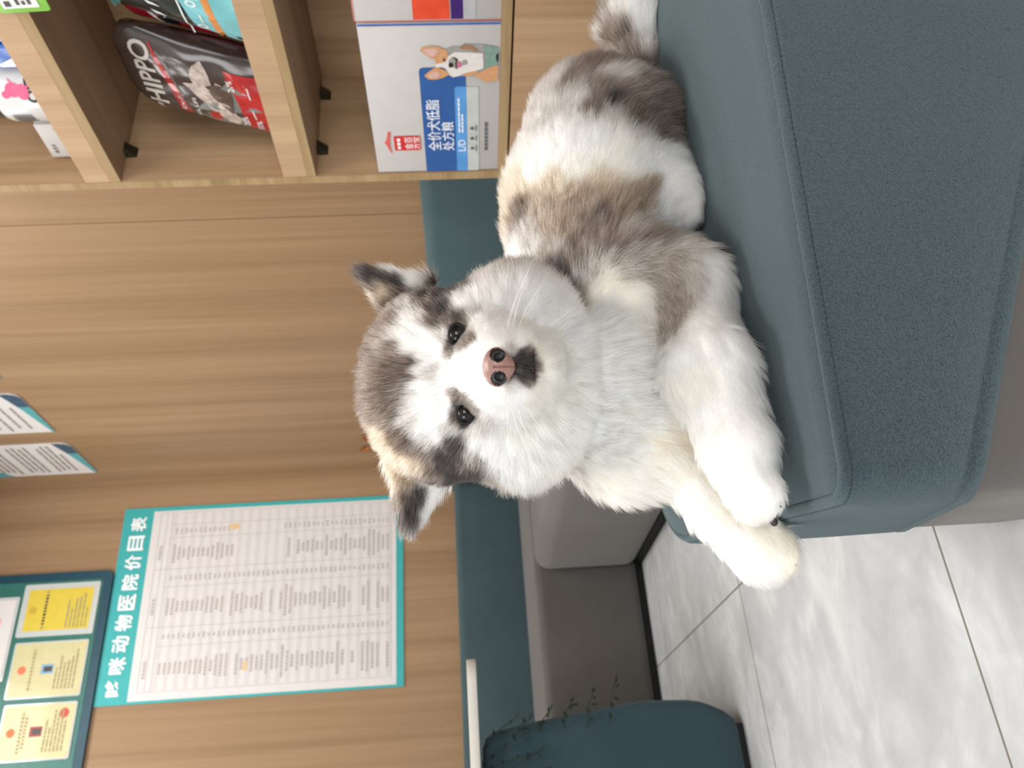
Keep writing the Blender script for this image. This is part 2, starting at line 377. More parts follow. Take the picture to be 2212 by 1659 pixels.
bd = thing('certificate_board', 'dark teal board holding certificates, above the price poster', 'board', (.5, WALL_Y - .012, 2.4))
F = Frame((-.25, WALL_Y - .001, 2.062), (1, 0, 0), (0, 0, 1)); BW, BH = 1.343, .70
mb = MB(); slab(mb, F, rrect(0, 0, BW, BH, .03), .014); mb.build('panel', plain('board_teal', (18, 64, 80), .35, .4, 3), bd)
F = Frame((-.25, WALL_Y - .0155, 2.062), (1, 0, 0), (0, 0, 1))
mb = MB(); poly(mb, F, rrect(.05, .035, BW - .035, BH - .045, .02), .4); mb.build('inner_panel', plain('board_green', (44, 104, 94), .35, .4, 4), bd)
M_acr = plain('pocket_plastic', (190, 194, 192), .12, .6, 2, coat=.6)
CREAM = plain('certificate_cream', (196, 188, 142), .45, .4, 4, coat=.35); YELL = plain('certificate_yellow', (210, 186, 62), .45, .4, 4, coat=.35)
SEAL = plain('seal_orange', (222, 116, 74), .5); SEALR = plain('seal_red', (190, 76, 66), .5)
def certificate(u0, v0, w, h, mat, label, photo, seal2, inset):
    c = thing('certificate', label, 'certificate', tuple(F(u0 + w/2, v0 + h/2, 4)), 'certificates on the dark teal board')
    mb = MB(); slab(mb, Frame(F(0, 0, 1), F.u, F.v), rrect(u0, v0, u0 + w, v0 + h, .008, 3), .003); mb.build('pocket', M_acr, c)
    G = Frame(F(u0, v0, 1) + F.n * .0032, F.u, F.v, .0004); b = inset
    quad(MB(), G, b, b, w - b, h - b, .5).build('sheet', mat, c)
    mb = MB(); poly(mb, G, [(w/2 + .016*math.cos(a*.4488), h*.84 + .016*math.sin(a*.4488)) for a in range(14)], 1.5); mb.build('seal', SEAL if photo else plain('seal_ochre', (196, 160, 60), .5), c)
    if seal2:
        mb = MB(); poly(mb, G, [(w*.80 + .018*math.cos(a*.4488), h*.16 + .018*math.sin(a*.4488)) for a in range(14)], 1.5); mb.build('seal', SEALR, c)
    if photo: quad(MB(), G, w*.5 - .018, h*.42, w*.5 + .018, h*.42 + .046, 1.5).build('photo', plain('photo_' + photo, (120, 160, 190) if photo == 'blue' else (150, 70, 66), .4), c); quad(MB(), G, w*.5 - .010, h*.42 + .004, w*.5 + .010, h*.42 + .036, 2).build('photo', plain('photo_dark', (70, 66, 64), .4), c)
    mb = MB(); r3 = random.Random(len(label))
    for k in range(2 if photo != 'blue' else 1): dashes(mb, G, w*(.14 + .08*k), w*(.86 - .08*k), h*(.69 - .055*k) if photo else h*.66, .010, 2, r3, .006, .010, .5)
    for k in range(6): dashes(mb, G, w*.14, w*r3.uniform(.45, .9), h*(.36 - .05*k), .007, 2, r3, .008, .03, .4)
    mb.build('lettering', plain('certificate_ink', (160, 146, 106), .6, .2, 3), c)
    return c
U = lambda x: x + .25
certificate(U(.835), .043, .212, .300, YELL, 'bright yellow certificate with wide white border, right end of the row', None, False, .022)
certificate(U(.600), .050, .214, .285, CREAM, 'cream certificate with blue portrait, middle of the bottom row', 'blue', False, .006)
certificate(U(.376), .052, .205, .275, CREAM, 'cream certificate with red portrait and red seal, lower left', 'red', True, .006)
c = thing('certificate', 'large white license with red seal above the yellow and cream certificates', 'certificate', tuple(F(U(.84), .47, 4)))
mb = MB(); slab(mb, Frame(F(0, 0, 1), F.u, F.v), rrect(U(.67), .355, U(1.0), .62, .006, 3), .003); mb.build('pocket', M_acr, c)
G = Frame(F(U(.67), .355, 1) + F.n * .0032, F.u, F.v, .0004); quad(MB(), G, .012, .012, .318, .253, .5).build('sheet', PAPER, c)
mb = MB(); poly(mb, G, [(.23 + .022*math.cos(a*.4488), .075 + .022*math.sin(a*.4488)) for a in range(14)], 1.5); mb.build('seal', plain('seal_pink', (222, 170, 168), .5), c)

for k, (y0, y1, z0, lab) in enumerate(((3.041, 3.339, 2.158, 'white notice panel with dense print, farthest from the shelf cabinet'),
                                       (2.628, 2.936, 2.158, 'white notice panel with widely spaced print, middle of the three'),
                                       (2.215, 2.520, 2.158, 'white notice panel nearest to the shelf cabinet, only its corner in view'))):
    nt = thing('notice_panel', lab, 'sign', (WALL_X - .004, (y0 + y1) / 2, z0 + .22), 'notice panels on the right wall')
    w = y1 - y0; h = .44; F = Frame((WALL_X - .001, y1, z0), (0, -1, 0), (0, 0, 1))
    mb = MB(); slab(mb, F, rrect(0, 0, w, h, .035, 6, (0, 1, 0, 1)), .005); mb.build('panel', PAPER, nt)
    F = Frame((WALL_X - .0062, y1, z0), (0, -1, 0), (0, 0, 1))
    mb = MB(); poly(mb, F, [(w*.68, .0), (w-.035, 0), (w-.022, .004), (w-.008, .015), (w, .035), (w, .064), (w*.68, .040)], 1); mb.build('corner_band', plain('notice_navy', (60, 84, 104), .4), nt)
    mb = MB(); poly(mb, F, [(0, 0), (w*.68, 0), (w*.68, .040), (0, .008)], 1); mb.build('bottom_band', plain('notice_teal', (84, 160, 164), .4), nt)
    poly(MB(), F, [(0, h-.10), (.05, h-.06), (.012, h-.01), (0, h-.035)], 1).build('top_band', plain('notice_teal', (84, 160, 164), .4), nt)
    mb = MB(); r4 = random.Random(9 + k)
    rows = 15 if k == 0 else 9
    for i in range(rows):
        v = .065 + i * (.34 / rows)
        if i % 5 == 4: continue
        n0 = r4.uniform(.02, .05); dashes(mb, F, n0, w - (r4.uniform(.015, .05) if i else .10), v + .02 * 0, .011 if k == 0 else .010, 1, r4, .02, .06, .35)
    mb.build('lettering', plain('notice_ink', (150, 142, 136) if k == 0 else (120, 114, 112), .6), nt)

orn = MB()
for (y, z, dy, dz, L) in ((3.20, .985, .06, .05, .085), (3.17, .97, -.10, .045, .10), (3.20, .96, .09, -.03, .08), (3.15, .95, -.06, -.06, .08)):
    d = Vector((0, dy, dz)).normalized(); s = Vector((0, -d.z, d.y)); p = Vector((WALL_X - .004, y, z))
    orn.add([p, p + d*L*.4 + s*.016 - Vector((.006, 0, 0)), p + d*L, p + d*L*.4 - s*.016 - Vector((.006, 0, 0)), p + d*L*.4 + Vector((.003, 0, 0))], [(0,1,2), (0,2,3), (0,4,1), (1,4,2), (2,4,3), (3,4,0)])
tag(orn.build('wall_ornament', plain('rust_orange', (160, 92, 40), .6), loc=(WALL_X - .004, 3.18, .97)), 'small rust orange leaf ornament on the wood wall behind the puppy', 'ornament')
# ---------------------------------------------------------------- shelf cabinet and what stands in it
CX, CY0, CY1 = 1.20, -.30, 1.292
cab = thing('shelf_cabinet', 'tall oak shelf cabinet against the right wall behind the puppy', 'cabinet', (1.35, .5, 0))
MB().box((CX, CY1 - .019, .06), (WALL_X - .004, CY1, 1.95)).build('side_panel', M_cab, cab)
MB().box((CX, CY0, .06), (WALL_X - .004, CY0 + .019, 1.95)).build('side_panel', M_cab, cab)
MB().box((WALL_X - .012, CY0 + .019, .06), (WALL_X - .004, CY1 - .019, 1.95)).build('back_panel', M_cab, cab)
MB().box((CX - .0012, CY1 - .0188, .06), (CX + .0002, CY1 - .0002, 1.95)).build('edge_band', M_edge, cab)
ZS = ((.477, .495, False), (.863, .881, True), (1.248, 1.269, True), (1.70, 1.719, False))
for z0, z1, lip in ZS:
    s = MB().box((CX + .001, CY0 + .02, z0), (WALL_X - .013, CY1 - .0195, z1)).build('shelf', M_cabh, cab)
    MB().box((CX - .0008, CY0 + .02, z0 + .0004), (CX + .0012, CY1 - .0195, z1 - .0004)).build('edge_band', M_edge, s)
    if lip: MB().box((CX - .0006, CY0 + .02, z1), (CX + .012, CY1 - .0195, z1 + .047)).build('front_lip', M_lip, cab)
MB().box((CX, CY0 + .02, 1.93), (WALL_X - .013, CY1 - .0195, 1.95)).build('top_panel', M_cabh, cab)
for y0, y1 in ((CY0 + .021, .494), (.498, CY1 - .0005)):
    d = MB().box((CX - .002, y0, .075), (CX + .016, y1, .4735)).build('door', M_cab, cab)
    MB().box((CX - .012, (y0 if y0 > .4 else y1 - .03) + .012, .40), (CX - .002, (y0 if y0 > .4 else y1 - .03) + .018, .46)).build('handle', plain('handle_steel', (150, 150, 148), .3, .5, 3, metal=1), d)
MB().box((CX + .03, CY0 + .02, 0), (WALL_X - .02, CY1 - .02, .07)).build('plinth', M_cab, cab)
M_brk = plain('bracket_metal', (74, 72, 58), .35, .5, 10, metal=.8)
for y, z, x in ((CY1 - .019, 1.248, 1.277), (CY1 - .019, .863, 1.27), (CY1 - .019, .863, 1.43)):
    mb = MB(); mb.add([(x - .013, y, z), (x + .013, y, z), (x + .013, y, z - .022), (x - .013, y, z - .022), (x - .013, y - .02, z), (x + .013, y - .02, z)], [(0,1,2,3), (0,4,5,1), (3,2,5,4), (0,3,4), (1,5,2)])
    mb.build('bracket', M_brk, cab, bevel=.0015, seg=2)

# --- bottom compartment: two white cartons
CART = plain('carton_white', (186, 181, 178), .55, .25, 2)
def carton(y0, y1, z1, label):
    c = thing('carton', label, 'box', (1.30, (y0 + y1) / 2, .495), 'white cartons in the bottom compartment')
    MB().box((CX + .003, y0, .4952), (1.44, y1, z1)).build('body', CART, c, bevel=.0012, seg=2); return c
bx = carton(.922, 1.2705, .7375, 'white dog food carton with blue panel and a corgi picture')
F = Frame((CX + .0028, 1.2705, .495), (0, -1, 0), (0, 0, 1), .0005)
NAVY = plain('carton_blue', (48, 88, 148), .5, .3, 2)
mb = MB(); poly(mb, F, rrect(0, .062, .258, .145, .008, 4, (1, 0, 0, 0)), 1); mb.build('blue_panel', NAVY, bx)
mb = MB(); quad(mb, F, .001, .2425, .3475, .2423, 1); quad(mb, F, .3445, .001, .3483, .2415, 1); mb.build('blue_edge', plain('carton_edge_blue', (60, 92, 160), .5), bx)
mb = MB(); poly(mb, F, rrect(0, .0615, .215, .083, .006, 4, (1, 0, 0, 0)), 2); mb.build('light_blue_band', plain('carton_sky', (86, 146, 204), .5), bx)
quad(MB(), F, 0, .039, .214, .0612, 2).build('grey_band', plain('carton_grey', (184, 186, 182), .5), bx)
mb = MB(); text(mb, F, '全价犬低脂', .058, .112, h=.026, w=.128, weight=.008, k=3); text(mb, F, '处方粮', .058, .0865, h=.024, w=.074, weight=.008, k=3)
text(mb, F, 'L/D', .055, .0648, h=.0145, w=.030, weight=.01, k=3)
r5 = random.Random(2); dashes(mb, F, .104, .190, .0745, .0032, 3, r5, .005, .012, .5); dashes(mb, F, .104, .150, .0685, .0032, 3, r5, .005, .012, .5)
mb.build('lettering', plain('carton_print_white', (226, 230, 238), .5), bx)
mb = MB(); poly(mb, F, rrect(.060, .153, .098, .204, .002, 3), 1.5); mb.build('red_stamp', plain('carton_red', (196, 52, 50), .5), bx)
mb = MB(); text(mb, F, '金百', .063, .186 - .018, h=.016, w=.032, weight=.007, k=2.2); text(mb, F, '方宝', .063, .1545, h=.0125, w=.032, weight=.007, k=2.2); dashes(mb, F, .064, .094, .192, .006, 2.2, r5, .006, .008, .4)
mb.build('stamp_lettering', plain('stamp_white', (240, 226, 224), .5), bx)
mb = MB(); poly(mb, F, [(.050, .210), (.066, .2165), (.079, .2205), (.082, .224), (.085, .2195), (.10, .2155), (.110, .214), (.108, .2085), (.09, .2115), (.07, .212)], 1.5)
mb.build('red_logo', plain('carton_red_logo', (206, 92, 86), .5), bx)
mb = MB()
for i in range(3): poly(mb, F, [(.062 + .026*i + .0042*math.cos(a*.785), .0515 + .0042*math.sin(a*.785)) for a in range(8)], 3); dashes(mb, F, .055 + .026*i, .070 + .026*i, .0425, .0028, 3, r5, .003, .006, .4)
for i in range(2): quad(mb, F, .0735 + .026*i, .042, .0739 + .026*i, .058, 3)
dashes(mb, F, .055, .128, .0215, .006, 2, r5, .006, .012, .4)
mb.build('small_print', plain('carton_print_grey', (92, 94, 96), .6), bx)
# corgi picture printed on the carton (u to the right, v up), measured inside the carton face
CG = {k: plain('print_' + k, v, .5, .25, 6, 120) for k, v in dict(tan=(196, 146, 104), pink=(202, 164, 152), white=(212, 206, 200), dark=(40, 34, 32), grey=(150, 146, 140), green=(120, 146, 134), tongue=(190, 104, 136), brown=(150, 116, 88)).items()}
pic = lambda zx, zy: (.2553 + (605 - zy) * .000098, .1405 - (zx - 240) * .0000738)   # crop pixels to the carton face
def pp(part, mat, pts, k):
    mb = MB(); poly(mb, F, [(u, max(v, .001)) for u, v in (pic(*q) for q in pts)], k); return mb
parts = [('grey', [[(860,180),(1000,120),(1160,140),(1300,75),(1500,90),(1700,90),(2090,160),(2090,880),(1800,930),(1660,840),(1520,770),(1300,780),(1150,770),(1000,800),(900,760),(850,600),(880,380)]], 3),
 ('green', [[(1740,110),(1850,120),(2090,160),(2090,520),(1900,560),(1740,620),(1780,400)]], 4),
 ('tan', [[(1520,770),(1640,700),(1800,620),(2060,540),(2090,560),(2090,880),(1800,930),(1660,840)], [(1240,700),(1400,600),(1560,600),(1600,720),(1400,780),(1280,770)], [(580,400),(640,260),(760,160),(860,180),(900,300),(880,380),(800,440),(700,480),(600,480)], [(560,570),(640,560),(760,610),(860,650),(900,730),(760,800),(640,790),(540,680)], [(240,190),(300,130),(480,100),(690,120),(780,190),(720,330),(520,380),(400,300)], [(300,740),(400,660),(560,570),(720,680),(760,800),(560,840),(400,830)]], 4),
 ('brown', [[(1170,150),(1300,75),(1460,110),(1620,220),(1560,240),(1380,190),(1220,180)]], 4.5),
 ('pink', [[(300,190),(400,150),(580,150),(680,190),(620,300),(520,330),(420,280)], [(360,740),(460,680),(600,640),(680,720),(620,790),(460,800)]], 5),
 ('white', [[(570,500),(700,470),(840,440),(900,320),(1060,240),(1400,250),(1720,280),(1740,600),(1600,640),(1300,700),(1160,760),(1000,790),(920,740),(860,640),(740,560),(600,560)]], 4.6),
 ('grey', [[(900,420),(1000,330),(1120,380),(1160,500),(1100,600),(1000,560),(900,560)], [(1220,420),(1330,400),(1360,500),(1240,530)]], 5.2),
 ('dark', [[(765,380),(790,362),(815,380),(810,412),(775,415)], [(772,588),(797,580),(822,598),(810,618),(780,612)], [(900,500),(940,455),(1000,470),(1015,520),(970,570),(910,555)], [(1000,345),(1060,350),(1120,400),(1090,460),(1100,590),(1070,600),(1060,460),(1080,410)], [(2030,310),(2090,270),(2090,480),(2040,420)]], 6),
 ('tongue', [[(1100,470),(1150,430),(1200,460),(1225,520),(1180,565),(1110,570)]], 6.5)]
for key, polys, k in parts:
    mb = MB()
    for i, q in enumerate(polys): poly(mb, F, [(u, max(v, .001)) for u, v in (pic(*z) for z in q)], k + .08 * i)
    mb.build('corgi_picture', CG[key], bx)
bx2 = carton(.572, .9185, .7405, 'white carton with orange, purple and grey bands at the frame edge')
F = Frame((CX + .0028, .9185, .495), (0, -1, 0), (0, 0, 1), .0005)
quad(MB(), F, .004, .0865, .346, .1475, 1).build('orange_band', plain('carton_orange', (212, 74, 44), .5), bx2)
quad(MB(), F, .004, .064, .346, .0845, 1).build('purple_band', plain('carton_purple', (62, 34, 104), .5), bx2)
quad(MB(), F, .004, .043, .346, .0638, 1).build('grey_band', plain('carton_band_grey', (170, 170, 170), .5), bx2)
mb = MB(); quad(mb, F, .0005, .001, .0022, .245, 1); quad(mb, F, .0005, .2435, .346, .245, 1); mb.build('red_edge', plain('carton_edge_red', (200, 90, 84), .5), bx2)

# --- middle compartment: three bags of dog food
class Bag:
    """pillow shaped pouch whose face looks towards -X; (u, v) in metres from its left lower corner"""
    def __init__(s, y_left, z0, w, h, x_face, depth, lean=.0, round_top=.06, tilt=0):
        s.t = tilt; s.y, s.z, s.w, s.h, s.x, s.d, s.l, s.r = y_left, z0, w, h, x_face, depth, lean, round_top
    def __call__(s, u, v, k=1):
        a = min(1, max(0, (u - s.t * v) / s.w)); b = min(1, max(0, v / s.h))
        bul = (max(0, 1 - abs(2*a - 1) ** 3.2)) ** .6 * (max(0, 1 - max(0, (b - .25) / .75) ** 2.6)) ** .7
        wr = .0022 * math.sin(9*a + 5*b) + .0016 * math.sin(23*b - 11*a) + .0012 * math.sin(31*a + 17*b)
        return Vector((s.x + s.d * (1 - bul) + s.l * b + wr * bul - .0005 * k, s.y - u, s.z + v))
    def pt(s, a, b):                       # grid point, corners rounded off
        u, v = a * s.w, b * s.h; r = s.r
        for cu, sg in ((r, -1), (s.w - r, 1)):
            if v > s.h - r and (u - cu) * sg > 0:
                du, dv = u - cu, v - (s.h - r); m = max(abs(du), dv); q = math.hypot(du, dv)
                if q > 0: u, v = cu + du * m / q, s.h - r + dv * m / q
        return u + s.t * v, v
    def shell(s, nu=28, nv=28):
        mb = MB(); vs = []; fs = []
        for back in (0, 1):
            for j in range(nv + 1):
                for i in range(nu + 1):
                    u, v = s.pt(i / nu, j / nv); p = s(u, v, 0)
                    if back: p = Vector((2 * (s.x + s.d + s.l * min(1, v / s.h)) - p.x, p.y, p.z))
                    vs.append(p)
        N = (nu + 1) * (nv + 1)
        for j in range(nv):
            for i in range(nu):
                q = j * (nu + 1) + i; f = (q, q + 1, q + nu + 2, q + nu + 1); fs.append(f); fs.append(tuple(N + t for t in f[::-1]))
        rim = [i for i in range(nu + 1)] + [j * (nu + 1) + nu for j in range(1, nv + 1)] + [nv * (nu + 1) + i for i in range(nu - 1, -1, -1)] + [j * (nu + 1) for j in range(nv - 1, 0, -1)]
        for a, b in zip(rim, rim[1:] + rim[:1]): fs.append((b, a, N + a, N + b))
        return mb.add(vs, fs)
def patch(mb, B, pts, k=2, n=10):
    """a filled shape that follows the bag: strips between a lower and an upper outline"""
    lo, hi = pts; vs, fs = [], []
    for i in range(n + 1):
        t = i / n
        def along(P):
            x = t * (len(P) - 1); j = min(int(x), len(P) - 2); f = x - j
            return P[j][0] + (P[j+1][0] - P[j][0]) * f, P[j][1] + (P[j+1][1] - P[j][1]) * f
        a, b = along(lo), along(hi)
        for q in range(7): g = q / 6; vs.append(B(a[0] + (b[0]-a[0])*g, a[1] + (b[1]-a[1])*g, k))
    for i in range(n):
        for q in range(6): fs.append((i*7+q, (i+1)*7+q, (i+1)*7+q+1, i*7+q+1))
    return mb.add(vs, fs)
def bagtext(mb, B, s, u, v, h, w, weight=.02, k=3):
    vs, fs = glyphs(s, weight); x0 = min(a for a, _ in vs); x1 = max(a for a, _ in vs); y0 = min(b for _, b in vs); y1 = max(b for _, b in vs)
    return mb.add([B(u + (a-x0)/(x1-x0)*w, v + (b-y0)/(y1-y0)*h, k) for a, b in vs], fs)
def foil(name, rgb, rough=.22): return plain(name, rgb, rough, .6, 6, 40, coat=.5)
b1 = thing('pet_food_bag', 'dark brown dog food bag with greyhound picture and red panel at the shelf side', 'bag', (1.32, 1.09, .881), 'dog food bags in the middle compartment')
B = Bag(1.268, .8825, .195, .315, 1.262, .045, .02, .07, .29)
B.shell().build('pouch', foil('foil_brown', (64, 52, 47)), b1, smooth=True)
mb = MB(); bagtext(mb, B, 'HIPPO', .106, .246, .038, .142, .02); mb.build('brand_lettering', plain('bag_cream', (206, 196, 186), .4), b1)
mb = MB()
for i in range(2): patch(mb, B, ([(.082 + .012*i, .262), (.090 + .012*i, .262)], [(.082 + .012*i, .273), (.090 + .012*i, .273)]), 3, 3)
bagtext(mb, B, 'EX-P', .100, .2135, .008, .035, .01, 4); bagtext(mb, B, 'ALL LIFE', .085, .188, .007, .05, .01, 4)
bagtext(mb, B, '20%', .070, .098, .012, .026, .02, 5); bagtext(mb, B, '20%', .150, .110, .012, .026, .02, 5); bagtext(mb, B, '85%', .055, .074, .011, .026, .02, 5)
for i in range(2): patch(mb, B, ([(.085 + .05*i, .082), (.110 + .05*i, .084)], [(.085 + .05*i, .0845), (.110 + .05*i, .0865)]), 5, 3)
mb.build('lettering', plain('bag_white_print', (214, 204, 200), .4), b1)
mb = MB(); patch(mb, B, ([(.012, .03), (.03, .03), (.10, .04), (.16, .06)], [(.062, .14), (.075, .17), (.10, .20), (.17, .12)]), 1.2); patch(mb, B, ([(.10, .205), (.15, .215), (.22, .225)], [(.11, .218), (.16, .228), (.23, .236)]), 1.0)
mb.build('grey_side', foil('foil_grey', (112, 110, 106)), b1)
mb = MB(); patch(mb, B, ([(.088, .205), (.15, .217), (.20, .228), (.245, .242)], [(.096, .226), (.15, .231), (.20, .239), (.245, .246)]), 2.6); patch(mb, B, ([(.024, .03), (.10, .03), (.172, .045)], [(.045, .097), (.10, .105), (.195, .122)]), 3); patch(mb, B, ([(.078, .150), (.102, .152)], [(.078, .168), (.102, .170)]), 3, 4)
mb.build('red_panel', foil('foil_red', (168, 34, 34)), b1)
mb = MB(); patch(mb, B, ([(.062, .122), (.085, .110), (.12, .128), (.165, .165)], [(.070, .138), (.10, .158), (.140, .186), (.165, .204)]), 2.8); patch(mb, B, ([(.165, .150), (.185, .150), (.215, .158)], [(.155, .182), (.185, .186), (.205, .176)]), 2.8); patch(mb, B, ([(.125, .128), (.15, .122), (.165, .135)], [(.115, .140), (.14, .150), (.17, .142)]), 2.9)
mb.build('greyhound_picture', plain('print_greyhound', (176, 160, 150), .4, .3, 26, 90), b1)
mb = MB(); patch(mb, B, ([(.10, .122), (.13, .118), (.155, .118)], [(.125, .146), (.150, .158), (.168, .150)]), 3.2); mb.build('greyhound_picture', plain('print_greyhound_dark', (84, 66, 56), .4), b1)
b2 = thing('pet_food_bag', 'red dog food bag wedged between the brown bag and the black bag', 'bag', (1.36, .93, .881), 'dog food bags in the middle compartment')
B = Bag(1.085, .8825, .125, .285, 1.318, .02, .012, .04, .30)
B.shell().build('pouch', foil('foil_deep_red', (140, 26, 34)), b2, smooth=True)
mb = MB(); bagtext(mb, B, 'V', .085, .178, .032, .024, .05); patch(mb, B, ([(.065, .205), (.105, .238), (.17, .20)], [(.065, .211), (.105, .245), (.17, .206)]), 2.5, 8); patch(mb, B, ([(.075, .150), (.105, .145)], [(.080, .172), (.11, .166)]), 2.5, 4); patch(mb, B, ([(.055, .085), (.09, .08)], [(.06, .108), (.09, .104)]), 2.5, 4); mb.build('lettering', plain('bag_white_print', (214, 204, 200), .4), b2)
mb = MB(); patch(mb, B, ([(.066, .188), (.084, .184)], [(.07, .213), (.088, .224)]), 2.4, 4); patch(mb, B, ([(.07, .124), (.115, .118)], [(.075, .148), (.12, .142)]), 2.4, 4); mb.build('black_patch', plain('bag_black', (20, 18, 18), .3), b2)
b3 = thing('pet_food_bag', 'black dog food bag with teal label strips, in front of the red bag', 'bag', (1.27, .86, .881), 'dog food bags in the middle compartment')
B = Bag(1.01, .8825, .28, .300, 1.216, .036, .03, .06, .32)
B.shell().build('pouch', foil('foil_black', (16, 15, 15), .3), b3, smooth=True)
M_tl = plain('bag_teal', (110, 176, 182), .3, .5, 4, coat=.4)
mb = MB(); patch(mb, B, ([(.020, .045), (.12, .040), (.30, .046)], [(.034, .083), (.12, .090), (.30, .092)]), 2); patch(mb, B, ([(.038, .095), (.12, .1), (.30, .104)], [(.055, .128), (.12, .140), (.30, .142)]), 2); mb.build('teal_label', M_tl, b3)
mb = MB(); patch(mb, B, ([(.030, .083), (.12, .090), (.27, .092)], [(.026, .097), (.12, .102), (.27, .106)]), 2.4); mb.build('orange_label', plain('bag_orange', (196, 128, 66), .35, .4, 14), b3)
mb = MB(); patch(mb, B, ([(.09, .245), (.13, .235), (.16, .235)], [(.075, .262), (.13, .285), (.16, .29)]), 2.4); mb.build('teal_corner', plain('bag_dark_teal', (70, 120, 112), .4), b3)
mb = MB()
for i, (u, v) in enumerate(((.05, .108), (.105, .112), (.16, .118))): bagtext(mb, B, 'O', u, v, .018, .016, .03); patch(mb, B, ([(u + .02, v + .003), (u + .04, v + .004)], [(u + .02, v + .006), (u + .04, v + .007)]), 3, 3)
patch(mb, B, ([(.028, .05), (.12, .045), (.27, .05)], [(.028, .053), (.12, .048), (.27, .053)]), 3); patch(mb, B, ([(.03, .140), (.12, .141), (.27, .144)], [(.03, .143), (.12, .144), (.27, .147)]), 3)
for i in range(5): patch(mb, B, ([(.075 + .024*i, .172 + .003*i), (.082 + .024*i, .180 + .003*i)], [(.079 + .024*i, .190 + .004*i), (.089 + .024*i, .196 + .003*i)]), 3, 3)
mb.build('lettering', plain('bag_pale_print', (206, 216, 214), .4), b3)

# --- top compartment: jar, small box, blue packs, price tags
jar = thing('jar', 'white plastic jar with pink drawing and barcode, behind the upper shelf lip', 'jar', (1.285, 1.105, 1.269))
JC = (1.285, 1.105, 1.2695); JR = .062
MB().lathe(JC, [(.052, 0), (JR - .002, .003), (JR, .010), (JR, .128), (JR - .003, .137), (JR - .010, .142)], 48).build('body', plain('jar_white', (196, 194, 192), .22, .5, 2, coat=.5), jar, smooth=True)
MB().lathe((JC[0], JC[1], JC[2] + .142), [(.054, 0), (.056, .002), (.056, .026), (.053, .030)], 48).build('lid', plain('jar_lid', (70, 68, 66), .25, .5, 4, coat=.5), jar, smooth=True)
class Cyl:
    def __call__(s, u, v, k=1): a = math.pi + (-u) / JR; r = JR + .0004 * k; return Vector((JC[0] + r * math.cos(a), JC[1] + r * math.sin(a), JC[2] + v))
J = Cyl()
mb = MB()
for (u, v, a, b) in ((-.038, .098, .013, .014), (-.034, .082, .014, .011), (-.030, .112, .007, .007)):
    mb.add([J(u, v, 2)] + [J(u + a*math.cos(t*.45), v + b*math.sin(t*.45), 2) for t in range(14)], [(0, 1+t, 1+(t+1) % 14) for t in range(14)])
n = 8
mb.add([J(-.050 + .012*math.sin(i*.5) - .004*g, .062 + i*.006, 2) for i in range(n) for g in (0, 1)], [(2*i, 2*i+1, 2*i+3, 2*i+2) for i in range(n-1)])
mb.build('pink_drawing', plain('jar_pink', (216, 92, 128), .35), jar)
mb = MB(); rb = random.Random(4); u = .012
while u < .050:
    w = rb.choice((.0006, .0012, .0022)); mb.add([J(u, .085, 2), J(u+w, .085, 2), J(u+w, .120, 2), J(u, .120, 2)], [(0,1,2,3)]); u += w + rb.choice((.0008, .0014))
vs, fs = glyphs('DO', .03); mb.add([J(-.058 + a*.028, .058 + b*.026, 2) for a, b in vs], fs)
mb.build('lettering', plain('jar_black_print', (44, 42, 42), .4), jar)
sb = thing('carton', 'small white box with green triangle lying behind the jar at the shelf side', 'box', (1.32, 1.2, 1.269))
MB().box((1.262, 1.178, 1.2695), (1.45, 1.2635, 1.388)).build('body', CART, sb, bevel=.001, seg=2)
F = Frame((1.2615, 1.2635, 1.2695), (0, -1, 0), (0, 0, 1), .0004)
mb = MB(); poly(mb, F, [(.062, .068), (.085, .062), (.074, .088)], 1); mb.build('green_triangle', plain('box_green', (110, 168, 50), .5), sb)
mb = MB(); dashes(mb, F, .012, .034, .10, .007, 1, rb, .004, .01, .4); dashes(mb, F, .035, .07, .075, .005, 1, rb, .004, .01, .4); dashes(mb, F, .03, .07, .058, .006, 1, rb, .004, .01, .4); mb.build('lettering', plain('box_print', (120, 112, 110), .5), sb)
for y0, y1, lab in ((.985, 1.034, 'blue and white pack standing next to the white jar'), (.915, .980, 'blue pack with white stripe at the frame edge, second from the jar')):
    bp = thing('snack_pack', lab, 'pack', (1.29, (y0 + y1) / 2, 1.269), 'blue packs on the upper shelf')
    MB().box((1.245, y0, 1.2695), (1.34, y1, 1.405)).build('body', plain('pack_blue', (58, 100, 176), .25, .5, 8, coat=.4), bp, bevel=.006, seg=3)
    F = Frame((1.2445, y1, 1.2695), (0, -1, 0), (0, 0, 1), .0005)
    mb = MB(); poly(mb, F, [(.006, .02), (.020, .02), (.030, .06), (.012, .10), (.006, .10)], 1) if y0 > .98 else quad(mb, F, .006, .01, .010, .125, 1); mb.build('white_band', plain('pack_white', (226, 226, 230), .3), bp)
def price_tag(y, z, tilt, label):
    t = thing('price_tag', label, 'tag', (CX - .008, y, z), 'green framed price tags on the upper shelf lip')
    u = Vector((0, -math.cos(tilt), math.sin(tilt))); v = Vector((0, math.sin(tilt), math.cos(tilt)))
    F = Frame(Vector((CX - .004, y, z)), u, v)
    mb = MB(); slab(mb, F, rrect(0, -.080, .11, 0, .006), .003); mb.build('frame', plain('tag_green', (112, 168, 52), .35, .4, 6, coat=.3), t)
    F = Frame(Vector((CX - .0075, y, z)), u, v)
    quad(MB(), F, .008, -.066, .102, -.010, .5).build('card', PAPER, t)
    mb = MB(); dashes(mb, F, .012, .05, -.024, .009, 1.5, rb, .006, .01, .5)
    for i in range(3): dashes(mb, F, .014, .07, -.056 + .009*i, .005, 1.5, rb, .006, .02, .5)
    quad(mb, F, .07, -.06, .095, -.045, 1.5); mb.build('lettering', plain('tag_print', (74, 72, 74), .5), t)
